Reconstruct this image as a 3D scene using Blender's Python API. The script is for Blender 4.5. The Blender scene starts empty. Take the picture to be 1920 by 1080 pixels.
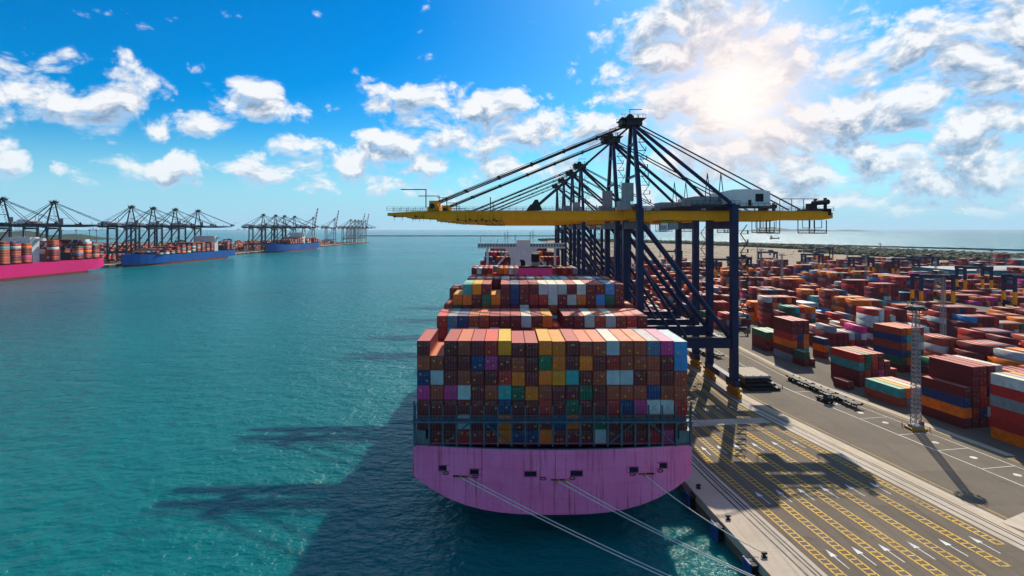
import bpy, math, random
import numpy as np
from mathutils import Vector, Matrix

random.seed(7)
R = math.radians
scene = bpy.context.scene
COL = scene.collection
F_PX, VPX, HZ, CAMH = 1016.0, 950.0, 430.0, 53.5

# ------------------------------------------------------------------ camera
cam_d = bpy.data.cameras.new('camera')
cam = bpy.data.objects.new('camera', cam_d); COL.objects.link(cam)
cam.location = (0, 0, CAMH)
cam.rotation_euler = (R(90), 0, 0)
cam_d.sensor_width = 36.0
cam_d.lens = 36.0 * F_PX / 1920.0
cam_d.shift_x = (960 - VPX) / 1920.0
cam_d.shift_y = (HZ - 540) / 1920.0
cam_d.clip_start = 0.5
cam_d.clip_end = 120000
scene.camera = cam

# ------------------------------------------------------------------ sun, sky, exposure
SUN_AZ, SUN_EL = R(24.7), R(38.4)
sd = Vector((math.sin(SUN_AZ) * math.cos(SUN_EL), math.cos(SUN_AZ) * math.cos(SUN_EL), math.sin(SUN_EL)))
sun_l = bpy.data.lights.new('sun', 'SUN')
sun_l.energy = 5.0
sun_l.angle = R(0.53)
sun_l.color = (1.0, 0.90, 0.75)
sun = bpy.data.objects.new('sun', sun_l); COL.objects.link(sun)
sun.rotation_euler = (-sd).to_track_quat('-Z', 'Y').to_euler()
sun.location = (200, 300, 400)

scene.view_settings.view_transform = 'Standard'
scene.view_settings.look = 'None'
scene.view_settings.exposure = 0.14
scene.view_settings.gamma = 1.0
scene.view_settings.use_curve_mapping = False
scene.render.engine = 'CYCLES'
cy = scene.cycles
cy.max_bounces = 5; cy.diffuse_bounces = 2; cy.glossy_bounces = 3; cy.transmission_bounces = 2
cy.volume_bounces = 0
cy.sample_clamp_indirect = 4.0
cy.sample_clamp_direct = 20.0
cy.use_denoising = True
cy.caustics_reflective = False; cy.caustics_refractive = False

SKY_STRENGTH = 0.10

def build_world():
    w = bpy.data.worlds.new('World'); scene.world = w; w.use_nodes = True
    nt = w.node_tree; N = nt.nodes; L = nt.links
    N.clear()
    def nd(t, **kw):
        n = N.new(t)
        for k, v in kw.items(): setattr(n, k, v)
        return n
    def setin(n, i, v):
        if isinstance(v, bpy.types.NodeSocket): L.new(v, n.inputs[i])
        elif v is not None: n.inputs[i].default_value = v
    def math_(op, a, b=None, c=None, clamp=False):
        n = nd('ShaderNodeMath', operation=op, use_clamp=clamp)
        setin(n, 0, a); setin(n, 1, b); setin(n, 2, c)
        return n.outputs[0]
    def vmath(op, a, b=None, c=None):
        n = nd('ShaderNodeVectorMath', operation=op)
        setin(n, 0, a); setin(n, 1, b); setin(n, 2, c)
        return n.outputs['Value'] if op in ('LENGTH', 'DOT_PRODUCT') else n.outputs[0]
    def mixc(f, a, b):
        n = nd('ShaderNodeMix', data_type='RGBA')
        setin(n, 0, f); setin(n, 6, a); setin(n, 7, b)
        return n.outputs[2]
    def smooth(x, a, b):
        n = nd('ShaderNodeMapRange', interpolation_type='SMOOTHSTEP')
        setin(n, 0, x); setin(n, 1, a); setin(n, 2, b); setin(n, 3, 0.0); setin(n, 4, 1.0)
        return n.outputs[0]
    sky = nd('ShaderNodeTexSky', sky_type='NISHITA')
    sky.sun_disc = False
    sky.sun_elevation = SUN_EL
    sky.sun_rotation = SUN_AZ
    sky.altitude = 50; sky.air_density = 1.0; sky.dust_density = 0.6; sky.ozone_density = 3.0
    tc = nd('ShaderNodeTexCoord')
    D = tc.outputs['Generated']
    sep = nd('ShaderNodeSeparateXYZ'); L.new(D, sep.inputs[0])
    az = math_('ARCTAN2', sep.outputs[0], sep.outputs[1])
    el = math_('ARCSINE', math_('MINIMUM', math_('MAXIMUM', sep.outputs[2], -1.0), 1.0))
    comb = nd('ShaderNodeCombineXYZ'); L.new(az, comb.inputs[0]); L.new(el, comb.inputs[1])
    P = comb.outputs[0]
    # sky colour: clear azure air
    hsv = nd('ShaderNodeHueSaturation'); L.new(sky.outputs[0], hsv.inputs['Color'])
    hsv.inputs['Saturation'].default_value = 1.75; hsv.inputs['Value'].default_value = 1.0
    tint = nd('ShaderNodeMix', data_type='RGBA', blend_type='MULTIPLY'); tint.inputs[0].default_value = 1.0
    L.new(hsv.outputs[0], tint.inputs[6]); tint.inputs[7].default_value = (0.50, 1.05, 1.12, 1)
    base = tint.outputs[2]

    def px(u, v):
        a = math.atan((u - VPX) / F_PX)
        return a, math.atan((HZ - v) * math.cos(a) / F_PX)
    # cumulus groups: centre u, v, half width, half height (photograph pixels), weight
    blobs = [
        (50, 150, 130, 62, .8), (205, 185, 95, 80, .85), (130, 200, 150, 55, .6), (300, 238, 70, 30, .5),
        (15, 300, 55, 42, .8), (0, 215, 50, 40, .45),
        (460, 185, 70, 46, .9), (520, 212, 70, 30, .7), (390, 230, 75, 28, .62), (550, 265, 50, 22, .55),
        (320, 308, 115, 36, .8), (170, 325, 65, 20, .45),
        (510, 320, 110, 34, .75), (640, 308, 110, 38, .75), (735, 282, 95, 40, .9), (800, 325, 95, 30, .6),
        (765, 180, 100, 40, .9), (915, 212, 90, 48, 1.0), (880, 255, 190, 62, .75), (995, 245, 80, 48, .9),
        (1110, 250, 110, 44, .85), (980, 310, 280, 46, .55), (760, 352, 330, 30, .42),
        (1290, 60, 130, 95, 1.1), (1225, 105, 85, 80, .8), (1430, 115, 120, 75, 1.0), (1310, 225, 95, 75, 1.0), (1380, 160, 160, 90, .75),
        (1350, 300, 160, 65, .75), (1530, 240, 125, 66, 1.15), (1640, 285, 140, 55, .85),
        (1500, 330, 240, 50, .65), (1710, 150, 130, 90, 1.0), (1620, 95, 110, 60, .6), (1870, 70, 150, 95, 1.0), (1890, 190, 150, 75, .95),
        (1770, 235, 130, 55, .8), (1860, 310, 150, 60, .85), (1730, 335, 150, 45, .75), (1450, 375, 420, 40, .62), (1780, 385, 260, 34, .6), (1620, 200, 120, 60, .7), (1780, 100, 200, 110, .75), (1760, 300, 260, 90, .7), (1480, 280, 200, 80, .7), (1700, 210, 420, 250, .5), (1330, 150, 260, 220, .6), (950, 260, 330, 90, .5), (640, 330, 330, 55, .45), (160, 190, 230, 90, .42), (1085, 100, 60, 13, .42),
        (2080, 230, 220, 220, .8),
    ]
    ng = bpy.data.node_groups.new('cloud_density', 'ShaderNodeTree')
    ng.interface.new_socket('P', in_out='INPUT', socket_type='NodeSocketVector')
    ng.interface.new_socket('Density', in_out='OUTPUT', socket_type='NodeSocketFloat')
    gi = ng.nodes.new('NodeGroupInput'); go = ng.nodes.new('NodeGroupOutput')
    def g(t, **kw):
        n = ng.nodes.new(t)
        for k, v in kw.items(): setattr(n, k, v)
        return n
    def gl(a, b): ng.links.new(a, b)
    gin = gi.outputs[0]
    acc = None
    vec = gin
    for bi, (u, v, wu, wv, wt) in enumerate(blobs):
        if bi and bi % 12 == 0:      # re-base the vector so that the groups of blobs are worked out one after another
            rb = g('ShaderNodeVectorMath', operation='MULTIPLY_ADD'); gl(acc, rb.inputs[0]); rb.inputs[1].default_value = (1e-6, 1e-6, 0); gl(gin, rb.inputs[2])
            vec = rb.outputs[0]
        a, e = px(u, v)
        ca = math.cos(a)
        sa, se = wu * ca * ca / F_PX * 1.25, wv * ca / F_PX * 1.3
        m = g('ShaderNodeVectorMath', operation='MULTIPLY_ADD'); gl(vec, m.inputs[0])
        m.inputs[1].default_value = (1 / sa, 1 / se, 0); m.inputs[2].default_value = (-a / sa, -e / se, 0)
        gr = g('ShaderNodeTexGradient', gradient_type='SPHERICAL'); gl(m.outputs[0], gr.inputs[0])
        q = g('ShaderNodeMath', operation='MULTIPLY'); gl(gr.outputs['Fac'], q.inputs[0]); q.inputs[1].default_value = wt * (2.5 if u > 1250 else 2.15)
        if acc is None: acc = q.outputs[0]
        else:
            q2 = g('ShaderNodeMath', operation='SMOOTH_MAX'); gl(acc, q2.inputs[0]); gl(q.outputs[0], q2.inputs[1]); q2.inputs[2].default_value = .12
            acc = q2.outputs[0]
    # broken cloud over the unseen sky, its cover set to fill the shaded faces
    s2 = g('ShaderNodeSeparateXYZ'); gl(gi.outputs[0], s2.inputs[0])
    ab = g('ShaderNodeMath', operation='ABSOLUTE'); gl(s2.outputs[0], ab.inputs[0])
    mr = g('ShaderNodeMapRange', interpolation_type='SMOOTHSTEP'); 
    hi_ = g('ShaderNodeMath', operation='MULTIPLY_ADD'); gl(s2.outputs[1], hi_.inputs[0]); hi_.inputs[1].default_value = 1.0; hi_.inputs[2].default_value = .25
    mx_ = g('ShaderNodeMath', operation='MAXIMUM'); gl(ab.outputs[0], mx_.inputs[0]); gl(hi_.outputs[0], mx_.inputs[1]); gl(mx_.outputs[0], mr.inputs[0])
    mr.inputs[1].default_value = .8; mr.inputs[2].default_value = 1.1; mr.inputs[3].default_value = 0; mr.inputs[4].default_value = .85
    n2 = g('ShaderNodeTexNoise', noise_dimensions='2D'); n2.inputs['Scale'].default_value = 2.6; n2.inputs['Detail'].default_value = 1
    gl(gi.outputs[0], n2.inputs['Vector'])
    mm = g('ShaderNodeMath', operation='MULTIPLY'); gl(mr.outputs[0], mm.inputs[0]); gl(n2.outputs['Fac'], mm.inputs[1])
    mn = g('ShaderNodeMath', operation='MINIMUM'); gl(acc, mn.inputs[0]); mn.inputs[1].default_value = 1.3
    a1 = g('ShaderNodeMath', operation='ADD'); gl(mn.outputs[0], a1.inputs[0]); gl(mm.outputs[0], a1.inputs[1])
    p1 = g('ShaderNodeMath', operation='MULTIPLY', use_clamp=True); gl(a1.outputs[0], p1.inputs[0]); p1.inputs[1].default_value = 3.0
    p2 = g('ShaderNodeMath', operation='MULTIPLY_ADD'); gl(p1.outputs[0], p2.inputs[0]); p2.inputs[1].default_value = .40; p2.inputs[2].default_value = -.32
    ad = g('ShaderNodeMath', operation='ADD'); gl(a1.outputs[0], ad.inputs[0]); gl(p2.outputs[0], ad.inputs[1])
    # billows
    sc_ = g('ShaderNodeVectorMath', operation='MULTIPLY'); gl(gin, sc_.inputs[0]); sc_.inputs[1].default_value = (1, 1.5, 1)
    n3 = g('ShaderNodeTexNoise', noise_dimensions='2D'); n3.inputs['Scale'].default_value = 17.0; n3.inputs['Detail'].default_value = 5.0; n3.inputs['Roughness'].default_value = .60
    gl(sc_.outputs[0], n3.inputs['Vector'])
    n4 = g('ShaderNodeMath', operation='MULTIPLY_ADD'); gl(n3.outputs['Fac'], n4.inputs[0]); n4.inputs[1].default_value = 1.7; n4.inputs[2].default_value = -.30
    vo = g('ShaderNodeTexVoronoi', voronoi_dimensions='2D', feature='F1'); gl(sc_.outputs[0], vo.inputs['Vector'])
    vo.inputs['Scale'].default_value = 15.0; vo.inputs['Detail'].default_value = 3.0; vo.inputs['Roughness'].default_value = .55; vo.inputs['Lacunarity'].default_value = 2.3
    v4 = g('ShaderNodeMath', operation='MULTIPLY_ADD'); gl(vo.outputs['Distance'], v4.inputs[0]); v4.inputs[1].default_value = -1.1; gl(n4.outputs[0], v4.inputs[2])
    tot = g('ShaderNodeMath', operation='ADD'); gl(ad.outputs[0], tot.inputs[0]); gl(v4.outputs[0], tot.inputs[1])
    gl(tot.outputs[0], go.inputs[0])
    def dens(p):
        n = nd('ShaderNodeGroup'); n.node_tree = ng; L.new(p, n.inputs[0]); return n.outputs[0]
    wn = nd('ShaderNodeTexNoise', noise_dimensions='2D'); wn.inputs['Scale'].default_value = 7.0; wn.inputs['Detail'].default_value = 2.0
    L.new(P, wn.inputs['Vector'])
    P = vmath('ADD', P, vmath('MULTIPLY_ADD', wn.outputs['Color'], (.07, .05, 0), (-.035, -.025, 0)))
    d0 = dens(P)
    d1 = dens(vmath('ADD', P, (0.003, 0.022, 0)))
    mask = smooth(d0, 0.04, 0.95)
    mask = math_('POWER', mask, .85)
    # height above the horizon veil
    fade = smooth(el, -0.005, 0.05)
    mask = math_('MULTIPLY', mask, fade)
    lit = math_('MULTIPLY_ADD', math_('SUBTRACT', d0, d1), 1.15, 0.36, clamp=True)
    thick = smooth(d0, 0.4, 1.4)
    k = 1.0 / SKY_STRENGTH
    shade_c = mixc(thick, (.44 * k, .62 * k, .84 * k, 1), (.20 * k, .29 * k, .43 * k, 1))
    cl = mixc(lit, shade_c, (.88 * k, .89 * k, .90 * k, 1))
    # brightness of thin cloud in front of the sun's side of the sky
    ga, ge = px(1385, 175)
    gd = (math.sin(ga) * math.cos(ge), math.cos(ga) * math.cos(ge), math.sin(ge))
    dt = vmath('DOT_PRODUCT', D, gd)
    glow = smooth(dt, math.cos(R(13)), 1.0)
    glow2 = math_('POWER', glow, 2.2)
    cl2 = mixc(math_('MULTIPLY', glow2, .6), cl, (.95 * k, .80 * k, .76 * k, 1))
    # low veil near the horizon
    veil = smooth(el, 0.20, -0.01)
    veil = math_('MULTIPLY', math_('POWER', veil, 1.6), .92)
    base2 = mixc(veil, base, (.30 * k, .60 * k, .84 * k, 1))
    base3 = mixc(math_('MULTIPLY', glow2, .6), base2, (.90 * k, .76 * k, .80 * k, 1))
    col = mixc(math_('MULTIPLY', mask, .95), base3, cl2)
    col = mixc(math_('MULTIPLY', veil, .45), col, (.42 * k, .66 * k, .84 * k, 1))
    core = math_('POWER', smooth(dt, math.cos(R(8)), 1.0), 8.0)
    col = mixc(math_('MULTIPLY', core, .66), col, (1.12 * k, 1.02 * k, .92 * k, 1))
    bg = nd('ShaderNodeBackground'); L.new(col, bg.inputs['Color']); bg.inputs['Strength'].default_value = SKY_STRENGTH
    out = nd('ShaderNodeOutputWorld'); L.new(bg.outputs[0], out.inputs['Surface'])
    w.cycles.sampling_method = 'NONE'
build_world()

# ------------------------------------------------------------------ materials
class NT:
    def __init__(s, name):
        s.m = bpy.data.materials.new(name); s.m.use_nodes = True
        s.N = s.m.node_tree.nodes; s.L = s.m.node_tree.links
        s.bsdf = s.N['Principled BSDF']
    def n(s, t, **kw):
        o = s.N.new(t)
        for k, v in kw.items(): setattr(o, k, v)
        return o
    def put(s, sock, v):
        if isinstance(v, bpy.types.NodeSocket): s.L.new(v, sock)
        elif v is not None: sock.default_value = v
    def math(s, op, a, b=None, c=None, clamp=False):
        o = s.n('ShaderNodeMath', operation=op, use_clamp=clamp)
        s.put(o.inputs[0], a); s.put(o.inputs[1], b); s.put(o.inputs[2], c)
        return o.outputs[0]
    def mix(s, f, a, b, blend='MIX'):
        o = s.n('ShaderNodeMix', data_type='RGBA', blend_type=blend)
        s.put(o.inputs[0], f); s.put(o.inputs[6], a); s.put(o.inputs[7], b)
        return o.outputs[2]
    def coord(s, which='Object', scale=(1, 1, 1)):
        tc = s.n('ShaderNodeTexCoord')
        m = s.n('ShaderNodeVectorMath', operation='MULTIPLY')
        s.L.new(tc.outputs[which], m.inputs[0]); m.inputs[1].default_value = scale
        return m.outputs[0]
    def wpos(s, scale=(1, 1, 1)):
        g = s.n('ShaderNodeNewGeometry')
        m = s.n('ShaderNodeVectorMath', operation='MULTIPLY')
        s.L.new(g.outputs['Position'], m.inputs[0]); m.inputs[1].default_value = scale
        return m.outputs[0]
    def noise(s, vec, scale, detail=3, rough=.5, out='Fac'):
        o = s.n('ShaderNodeTexNoise'); s.L.new(vec, o.inputs['Vector'])
        o.inputs['Scale'].default_value = scale; o.inputs['Detail'].default_value = detail; o.inputs['Roughness'].default_value = rough
        return o.outputs[out]
    def ramp(s, x, a, b, lo=0.0, hi=1.0):
        o = s.n('ShaderNodeMapRange'); s.put(o.inputs[0], x)
        for i, v in ((1, a), (2, b), (3, lo), (4, hi)): o.inputs[i].default_value = v
        return o.outputs[0]
    def bump(s, h, strength, dist=.1):
        o = s.n('ShaderNodeBump'); s.put(o.inputs['Height'], h)
        o.inputs['Strength'].default_value = strength; o.inputs['Distance'].default_value = dist
        s.L.new(o.outputs[0], s.bsdf.inputs['Normal'])
    def set(s, col=None, rough=None, metal=None, spec=None):
        s.put(s.bsdf.inputs['Base Color'], col); s.put(s.bsdf.inputs['Roughness'], rough); s.put(s.bsdf.inputs['Metallic'], metal)
        s.put(s.bsdf.inputs['Specular IOR Level'], spec)
        return s.m

def c4(c): return (c[0], c[1], c[2], 1.0)

def paint(name, col, rough=.5, wear=.25, scale=.6, rust=0.0, spec=.2):
    t = NT(name)
    p = t.wpos()
    v = t.noise(p, scale, 5, .6)
    dark = tuple(x * (1 - wear) for x in col)
    c = t.mix(t.ramp(v, .35, .7), c4(dark), c4(col))
    st = t.noise(t.wpos((2.2, 2.2, .12)), 1.0, 4, .65)
    c = t.mix(t.ramp(st, .52, .75, 0, .45), c, c4(tuple(x * .45 for x in col)))
    if rust > 0:
        r = t.noise(t.wpos((1, 1, .25)), 1.7, 6, .65)
        c = t.mix(t.ramp(r, .68 - rust * .1, .74, 0, .85), c, (.13, .045, .02, 1))
    return t.set(c, t.ramp(v, .3, .7, rough + .1, rough - .06), 0, spec)

def obj_paint(name, rough=.5, wear=.2, roof=0.0, corrug=False, attr=None, marks=False):
    """paint whose colour is the object's own colour, weathered"""
    t = NT(name)
    if attr:
        a = t.n('ShaderNodeAttribute'); a.attribute_name = attr; base = a.outputs['Color']
    else:
        oi = t.n('ShaderNodeObjectInfo'); base = oi.outputs['Color']
    p = t.wpos()
    v = t.noise(p, .55, 5, .62)
    v2 = t.noise(t.wpos((1, 1, .3)), 2.3, 4, .6)
    c = t.mix(t.ramp(v, .35, .72, wear, 0), base, (.04, .03, .03, 1))
    c = t.mix(t.ramp(v2, .64, .80, 0, .35), c, (.13, .05, .025, 1))
    if roof:  # upward faces: faded, dusty paint plus warm sunlit brightness put into the colour
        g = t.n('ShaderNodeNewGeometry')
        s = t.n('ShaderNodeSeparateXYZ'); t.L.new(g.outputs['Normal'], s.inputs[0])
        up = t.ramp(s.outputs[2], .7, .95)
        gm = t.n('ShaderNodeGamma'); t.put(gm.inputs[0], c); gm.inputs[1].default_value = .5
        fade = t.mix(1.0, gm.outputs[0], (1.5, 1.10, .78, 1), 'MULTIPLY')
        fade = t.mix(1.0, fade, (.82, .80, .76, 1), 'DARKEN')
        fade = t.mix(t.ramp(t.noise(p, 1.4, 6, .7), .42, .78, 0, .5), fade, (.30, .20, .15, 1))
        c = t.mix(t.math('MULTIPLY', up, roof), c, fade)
    if marks:
        oc = t.coord('Object')
        sx = t.n('ShaderNodeSeparateXYZ'); t.L.new(oc, sx.inputs[0])
        rnd = t.math('MULTIPLY', oi.outputs['Random'], 50.0)
        zr = t.math('MULTIPLY', sx.outputs[2], 6.0)
        row = t.math('FLOOR', zr)
        line = t.math('LESS_THAN', t.math('FRACT', zr), .5)
        cb = t.n('ShaderNodeCombineXYZ'); t.L.new(t.math('MULTIPLY_ADD', sx.outputs[0], 9.0, rnd), cb.inputs[0]); t.L.new(t.math('MULTIPLY_ADD', row, 7.3, rnd), cb.inputs[1])
        mk = t.noise(cb.outputs[0], 1.0, 0, .5)
        top = t.ramp(sx.outputs[2], .1, .4)
        c = t.mix(t.math('MULTIPLY', t.math('MULTIPLY', t.ramp(mk, .60, .64), line), t.ramp(top, 0, 1, .05, .6)), c, (.62, .60, .57, 1))
        # yellow hazard sticker on some doors
        fr = t.math('FRACT', t.math('MULTIPLY', oi.outputs['Random'], 17.3))
        x0 = t.math('MULTIPLY_ADD', fr, .7, -.35)
        z0 = t.math('MULTIPLY_ADD', t.math('FRACT', t.math('MULTIPLY', oi.outputs['Random'], 7.7)), 1.6, -.9)
        dx = t.math('LESS_THAN', t.math('ABSOLUTE', t.math('SUBTRACT', sx.outputs[0], x0)), .17)
        dz = t.math('LESS_THAN', t.math('ABSOLUTE', t.math('SUBTRACT', sx.outputs[2], z0)), .13)
        pres = t.math('GREATER_THAN', t.math('FRACT', t.math('MULTIPLY', oi.outputs['Random'], 3.1)), .45)
        st = t.math('MULTIPLY', t.math('MULTIPLY', dx, dz), pres)
        c = t.mix(st, c, (.75, .42, .03, 1))
    if corrug:
        wv = t.n('ShaderNodeTexWave', wave_type='BANDS', bands_direction='Y', wave_profile='TRI')
        t.L.new(t.coord('Object'), wv.inputs['Vector']); wv.inputs['Scale'].default_value = 1.13
        wv.inputs['Distortion'].default_value = 0
        t.bump(wv.outputs['Fac'], .55, .05)
    return t.set(c, t.ramp(v, .3, .7, rough + .12, rough - .04), 0, .14)

M = {}
M['obj'] = obj_paint('coloured_steel_paint', .48, .25)
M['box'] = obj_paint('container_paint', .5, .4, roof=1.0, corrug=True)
M['door'] = obj_paint('container_door_paint', .5, .22, marks=True)
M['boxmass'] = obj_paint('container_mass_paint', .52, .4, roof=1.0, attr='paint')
M['navy'] = paint('navy_crane_paint', (.016, .028, .085), .42, .35, .25)
M['yellow'] = paint('yellow_crane_paint', (.97, .36, .002), .5, .10, .5)
M['yellow2'] = paint('bogie_yellow', (.55, .27, .012), .5, .45, 1.2, .4)
M['dsteel'] = paint('dark_steel', (.035, .033, .036), .55, .4, 1.2, .2)
M['gsteel'] = paint('galvanised_steel', (.30, .31, .32), .5, .3, 1.5)
M['bsteel'] = paint('blue_grey_steel', (.075, .125, .16), .5, .3, .8, .2)
M['gteal'] = paint('grey_teal_steel', (.17, .22, .235), .5, .3, .8, .2)
M['navy2'] = paint('dark_sea_blue_steel', (.018, .042, .066), .5, .3, .3)
M['white'] = paint('white_paint', (.72, .71, .68), .45, .12, .35)
M['cable'] = paint('cable_steel', (.03, .03, .034), .5, .2, 1)
M['black'] = paint('black_steel', (.012, .012, .014), .6, .3, 1)
M['rubber'] = paint('rubber', (.015, .015, .016), .8, .2, 2)
M['fblue'] = paint('fender_blue', (.02, .07, .26), .5, .4, 1.5, .3)
M['rope'] = paint('mooring_rope', (.66, .64, .58), .8, .2, 4)
M['glass'] = NT('bridge_glass').set((.10, .22, .24, 1), .08, 0, .8)
M['ywhite'] = paint('road_white', (.66, .65, .60), .7, .35, 1.1)
M['yline'] = paint('road_yellow', (.78, .46, .035), .7, .28, .8)
M['red'] = paint('red_paint', (.45, .05, .035), .5, .3, 1)
M['tealroof'] = paint('teal_roof', (.03, .24, .30), .5, .3, .15)
M['lblue'] = paint('light_blue_roof', (.08, .32, .60), .5, .2, .3)
M['deckred'] = paint('antifouling_red', (.26, .055, .05), .6, .4, .4)
M['rock'] = paint('breakwater_rock', (.09, .08, .072), .9, .5, .2)

def road_paint(name, col):
    t = NT(name); p = t.wpos()
    w = t.math('ADD', t.math('MULTIPLY', t.noise(p, 2.2, 6, .75), .6), t.math('MULTIPLY', t.noise(p, .09, 3, .6), .4))
    c = t.mix(t.ramp(w, .48, .64, 0, .8), c4(col), (.13, .112, .09, 1))
    return t.set(c, .75, 0, .3)
M['ywhite'] = road_paint('road_white', (.70, .68, .63))
M['yline'] = road_paint('road_yellow', (.80, .47, .035))

def pink_hull():
    t = NT('magenta_hull_paint')
    p = t.wpos()
    v = t.noise(p, .16, 5, .6)
    c = t.mix(t.ramp(v, .35, .7), (.86, .15, .35, 1), (.94, .22, .45, 1))
    streak = t.noise(t.wpos((1.9, .3, .06)), 1.0, 6, .7)
    fine = t.noise(t.wpos((3.2, 1, .12)), 1.0, 5, .65)
    c = t.mix(t.ramp(fine, .52, .78, 0, .45), c, (.30, .05, .13, 1))
    c = t.mix(t.ramp(streak, .55, .68, 0, .85), c, (.33, .055, .035, 1))
    c = t.mix(t.ramp(t.noise(p, .9, 6, .7), .66, .74, 0, .6), c, (.25, .05, .035, 1))
    rot = t.n('ShaderNodeSeparateXYZ'); t.L.new(t.wpos(), rot.inputs[0])
    cbx = t.n('ShaderNodeCombineXYZ'); t.L.new(rot.outputs[0], cbx.inputs[0]); t.L.new(rot.outputs[2], cbx.inputs[1])
    bk = t.n('ShaderNodeTexBrick'); t.L.new(cbx.outputs[0], bk.inputs['Vector']); bk.inputs['Scale'].default_value = 1.0
    bk.inputs['Brick Width'].default_value = 9.0; bk.inputs['Row Height'].default_value = 2.6; bk.inputs['Mortar Size'].default_value = .035; bk.inputs['Mortar Smooth'].default_value = .4
    c = t.mix(t.math('MULTIPLY', bk.outputs['Fac'], .35), c, (.30, .05, .16, 1))
    t.bump(t.math('ADD', t.math('MULTIPLY', t.noise(p, .35, 3, .5), .6), t.math('MULTIPLY', bk.outputs['Fac'], -.1)), .5, .12)
    return t.set(c, .5, 0, .16)
M['pink'] = pink_hull()
M['pink2'] = paint('magenta_plain', (.52, .07, .28), .45, .15, .2)
M['pink3'] = paint('hot_pink_hull', (.85, .022, .20), .45, .15, .03)
M['bluehull'] = paint('blue_hull', (.0, .105, .40), .45, .3, .03, .1)

def ground_mat(name, c1, c2, c3, s=.05, rough=.85, cracks=True):
    t = NT(name)
    p = t.wpos()
    a = t.noise(p, s, 6, .6); b = t.noise(p, s * 9, 6, .7); e = t.noise(t.wpos((1, .12, 1)), .9, 4, .6)
    c = t.mix(t.ramp(a, .35, .68), c4(c1), c4(c2))
    c = t.mix(t.ramp(b, .5, .8, 0, .55), c, c4(c3))
    c = t.mix(t.ramp(e, .55, .75, 0, .35), c, c4(tuple(x * .6 for x in c1)))
    c = t.mix(t.ramp(t.noise(p, 4.0, 4, .7), .3, .7, 0, .25), c, c4(c3))
    if cracks:
        bk = t.n('ShaderNodeTexBrick'); t.L.new(p, bk.inputs['Vector']); bk.inputs['Scale'].default_value = 1.0
        bk.inputs['Brick Width'].default_value = 7.5; bk.inputs['Row Height'].default_value = 15.0; bk.inputs['Mortar Size'].default_value = .05
        bk.inputs['Color1'].default_value = (.84, .84, .84, 1); bk.inputs['Color2'].default_value = (1.08, 1.07, 1.05, 1); bk.inputs['Mortar'].default_value = (.66, .66, .66, 1)
        c = t.mix(.85, c, bk.outputs['Color'], 'MULTIPLY')
        oil = t.noise(t.wpos((1, .5, 1)), .22, 6, .75)
        c = t.mix(t.ramp(oil, .60, .72, 0, .6), c, c4(tuple(x * .45 for x in c1)))
        trk = t.noise(t.wpos((1.4, .018, 1)), 1.0, 3, .6)
        c = t.mix(t.ramp(trk, .55, .70, 0, .5), c, c4(tuple(x * .5 for x in c1)))
    t.bump(t.noise(p, 3.0, 5, .7), .25, .03)
    return t.set(c, rough, 0, .12)
M['asphalt'] = ground_mat('asphalt', (.158, .130, .098), (.200, .165, .124), (.112, .094, .074))
M['apron'] = ground_mat('apron_asphalt', (.140, .114, .086), (.178, .146, .110), (.098, .082, .064))
M['concrete'] = ground_mat('concrete', (.50, .42, .33), (.60, .51, .41), (.36, .30, .235), .12)
M['sand'] = ground_mat('sandy_ground', (.22, .165, .105), (.34, .26, .175), (.12, .10, .055), .016, cracks=False)
M['kerb'] = ground_mat('pale_kerb', (.54, .46, .36), (.62, .53, .42), (.40, .33, .26), .3)
M['quayface'] = ground_mat('quay_face', (.12, .11, .10), (.18, .165, .15), (.05, .05, .045), .3, cracks=False)
M['scrub'] = ground_mat('scrub_foliage', (.030, .040, .016), (.055, .065, .028), (.018, .024, .010), .05, cracks=False)
M['hill'] = ground_mat('wooded_hill', (.035, .05, .03), (.055, .07, .04), (.025, .035, .02), .01, cracks=False)

def water_mat():
    t = NT('harbour_water')
    p = t.wpos()
    g = t.noise(p, .0035, 3, .5)
    c = t.mix(t.ramp(g, .35, .65), (.0, .126, .136, 1), (.0, .176, .182, 1))
    w1 = t.noise(t.wpos((.8, 1.0, 1)), .16, 3, .55)
    w2 = t.noise(t.wpos((.7, 1.0, 1)), .62, 4, .6)
    h = t.math('ADD', t.math('MULTIPLY', w1, 1.0), t.math('MULTIPLY', w2, .42))
    t.bump(h, 1.0, 2.4)
    t.bsdf.inputs['IOR'].default_value = 1.33
    # silty harbour water: light spreads under the surface
    t.m.use_nodes = True; t.bsdf.subsurface_method = 'BURLEY'
    t.bsdf.inputs['Subsurface Weight'].default_value = 1.0
    t.bsdf.inputs['Subsurface Radius'].default_value = (1, 1, 1); t.bsdf.inputs['Subsurface Scale'].default_value = 3.5
    return t.set(c, .19, 0, .22)
M['water'] = water_mat()

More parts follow.
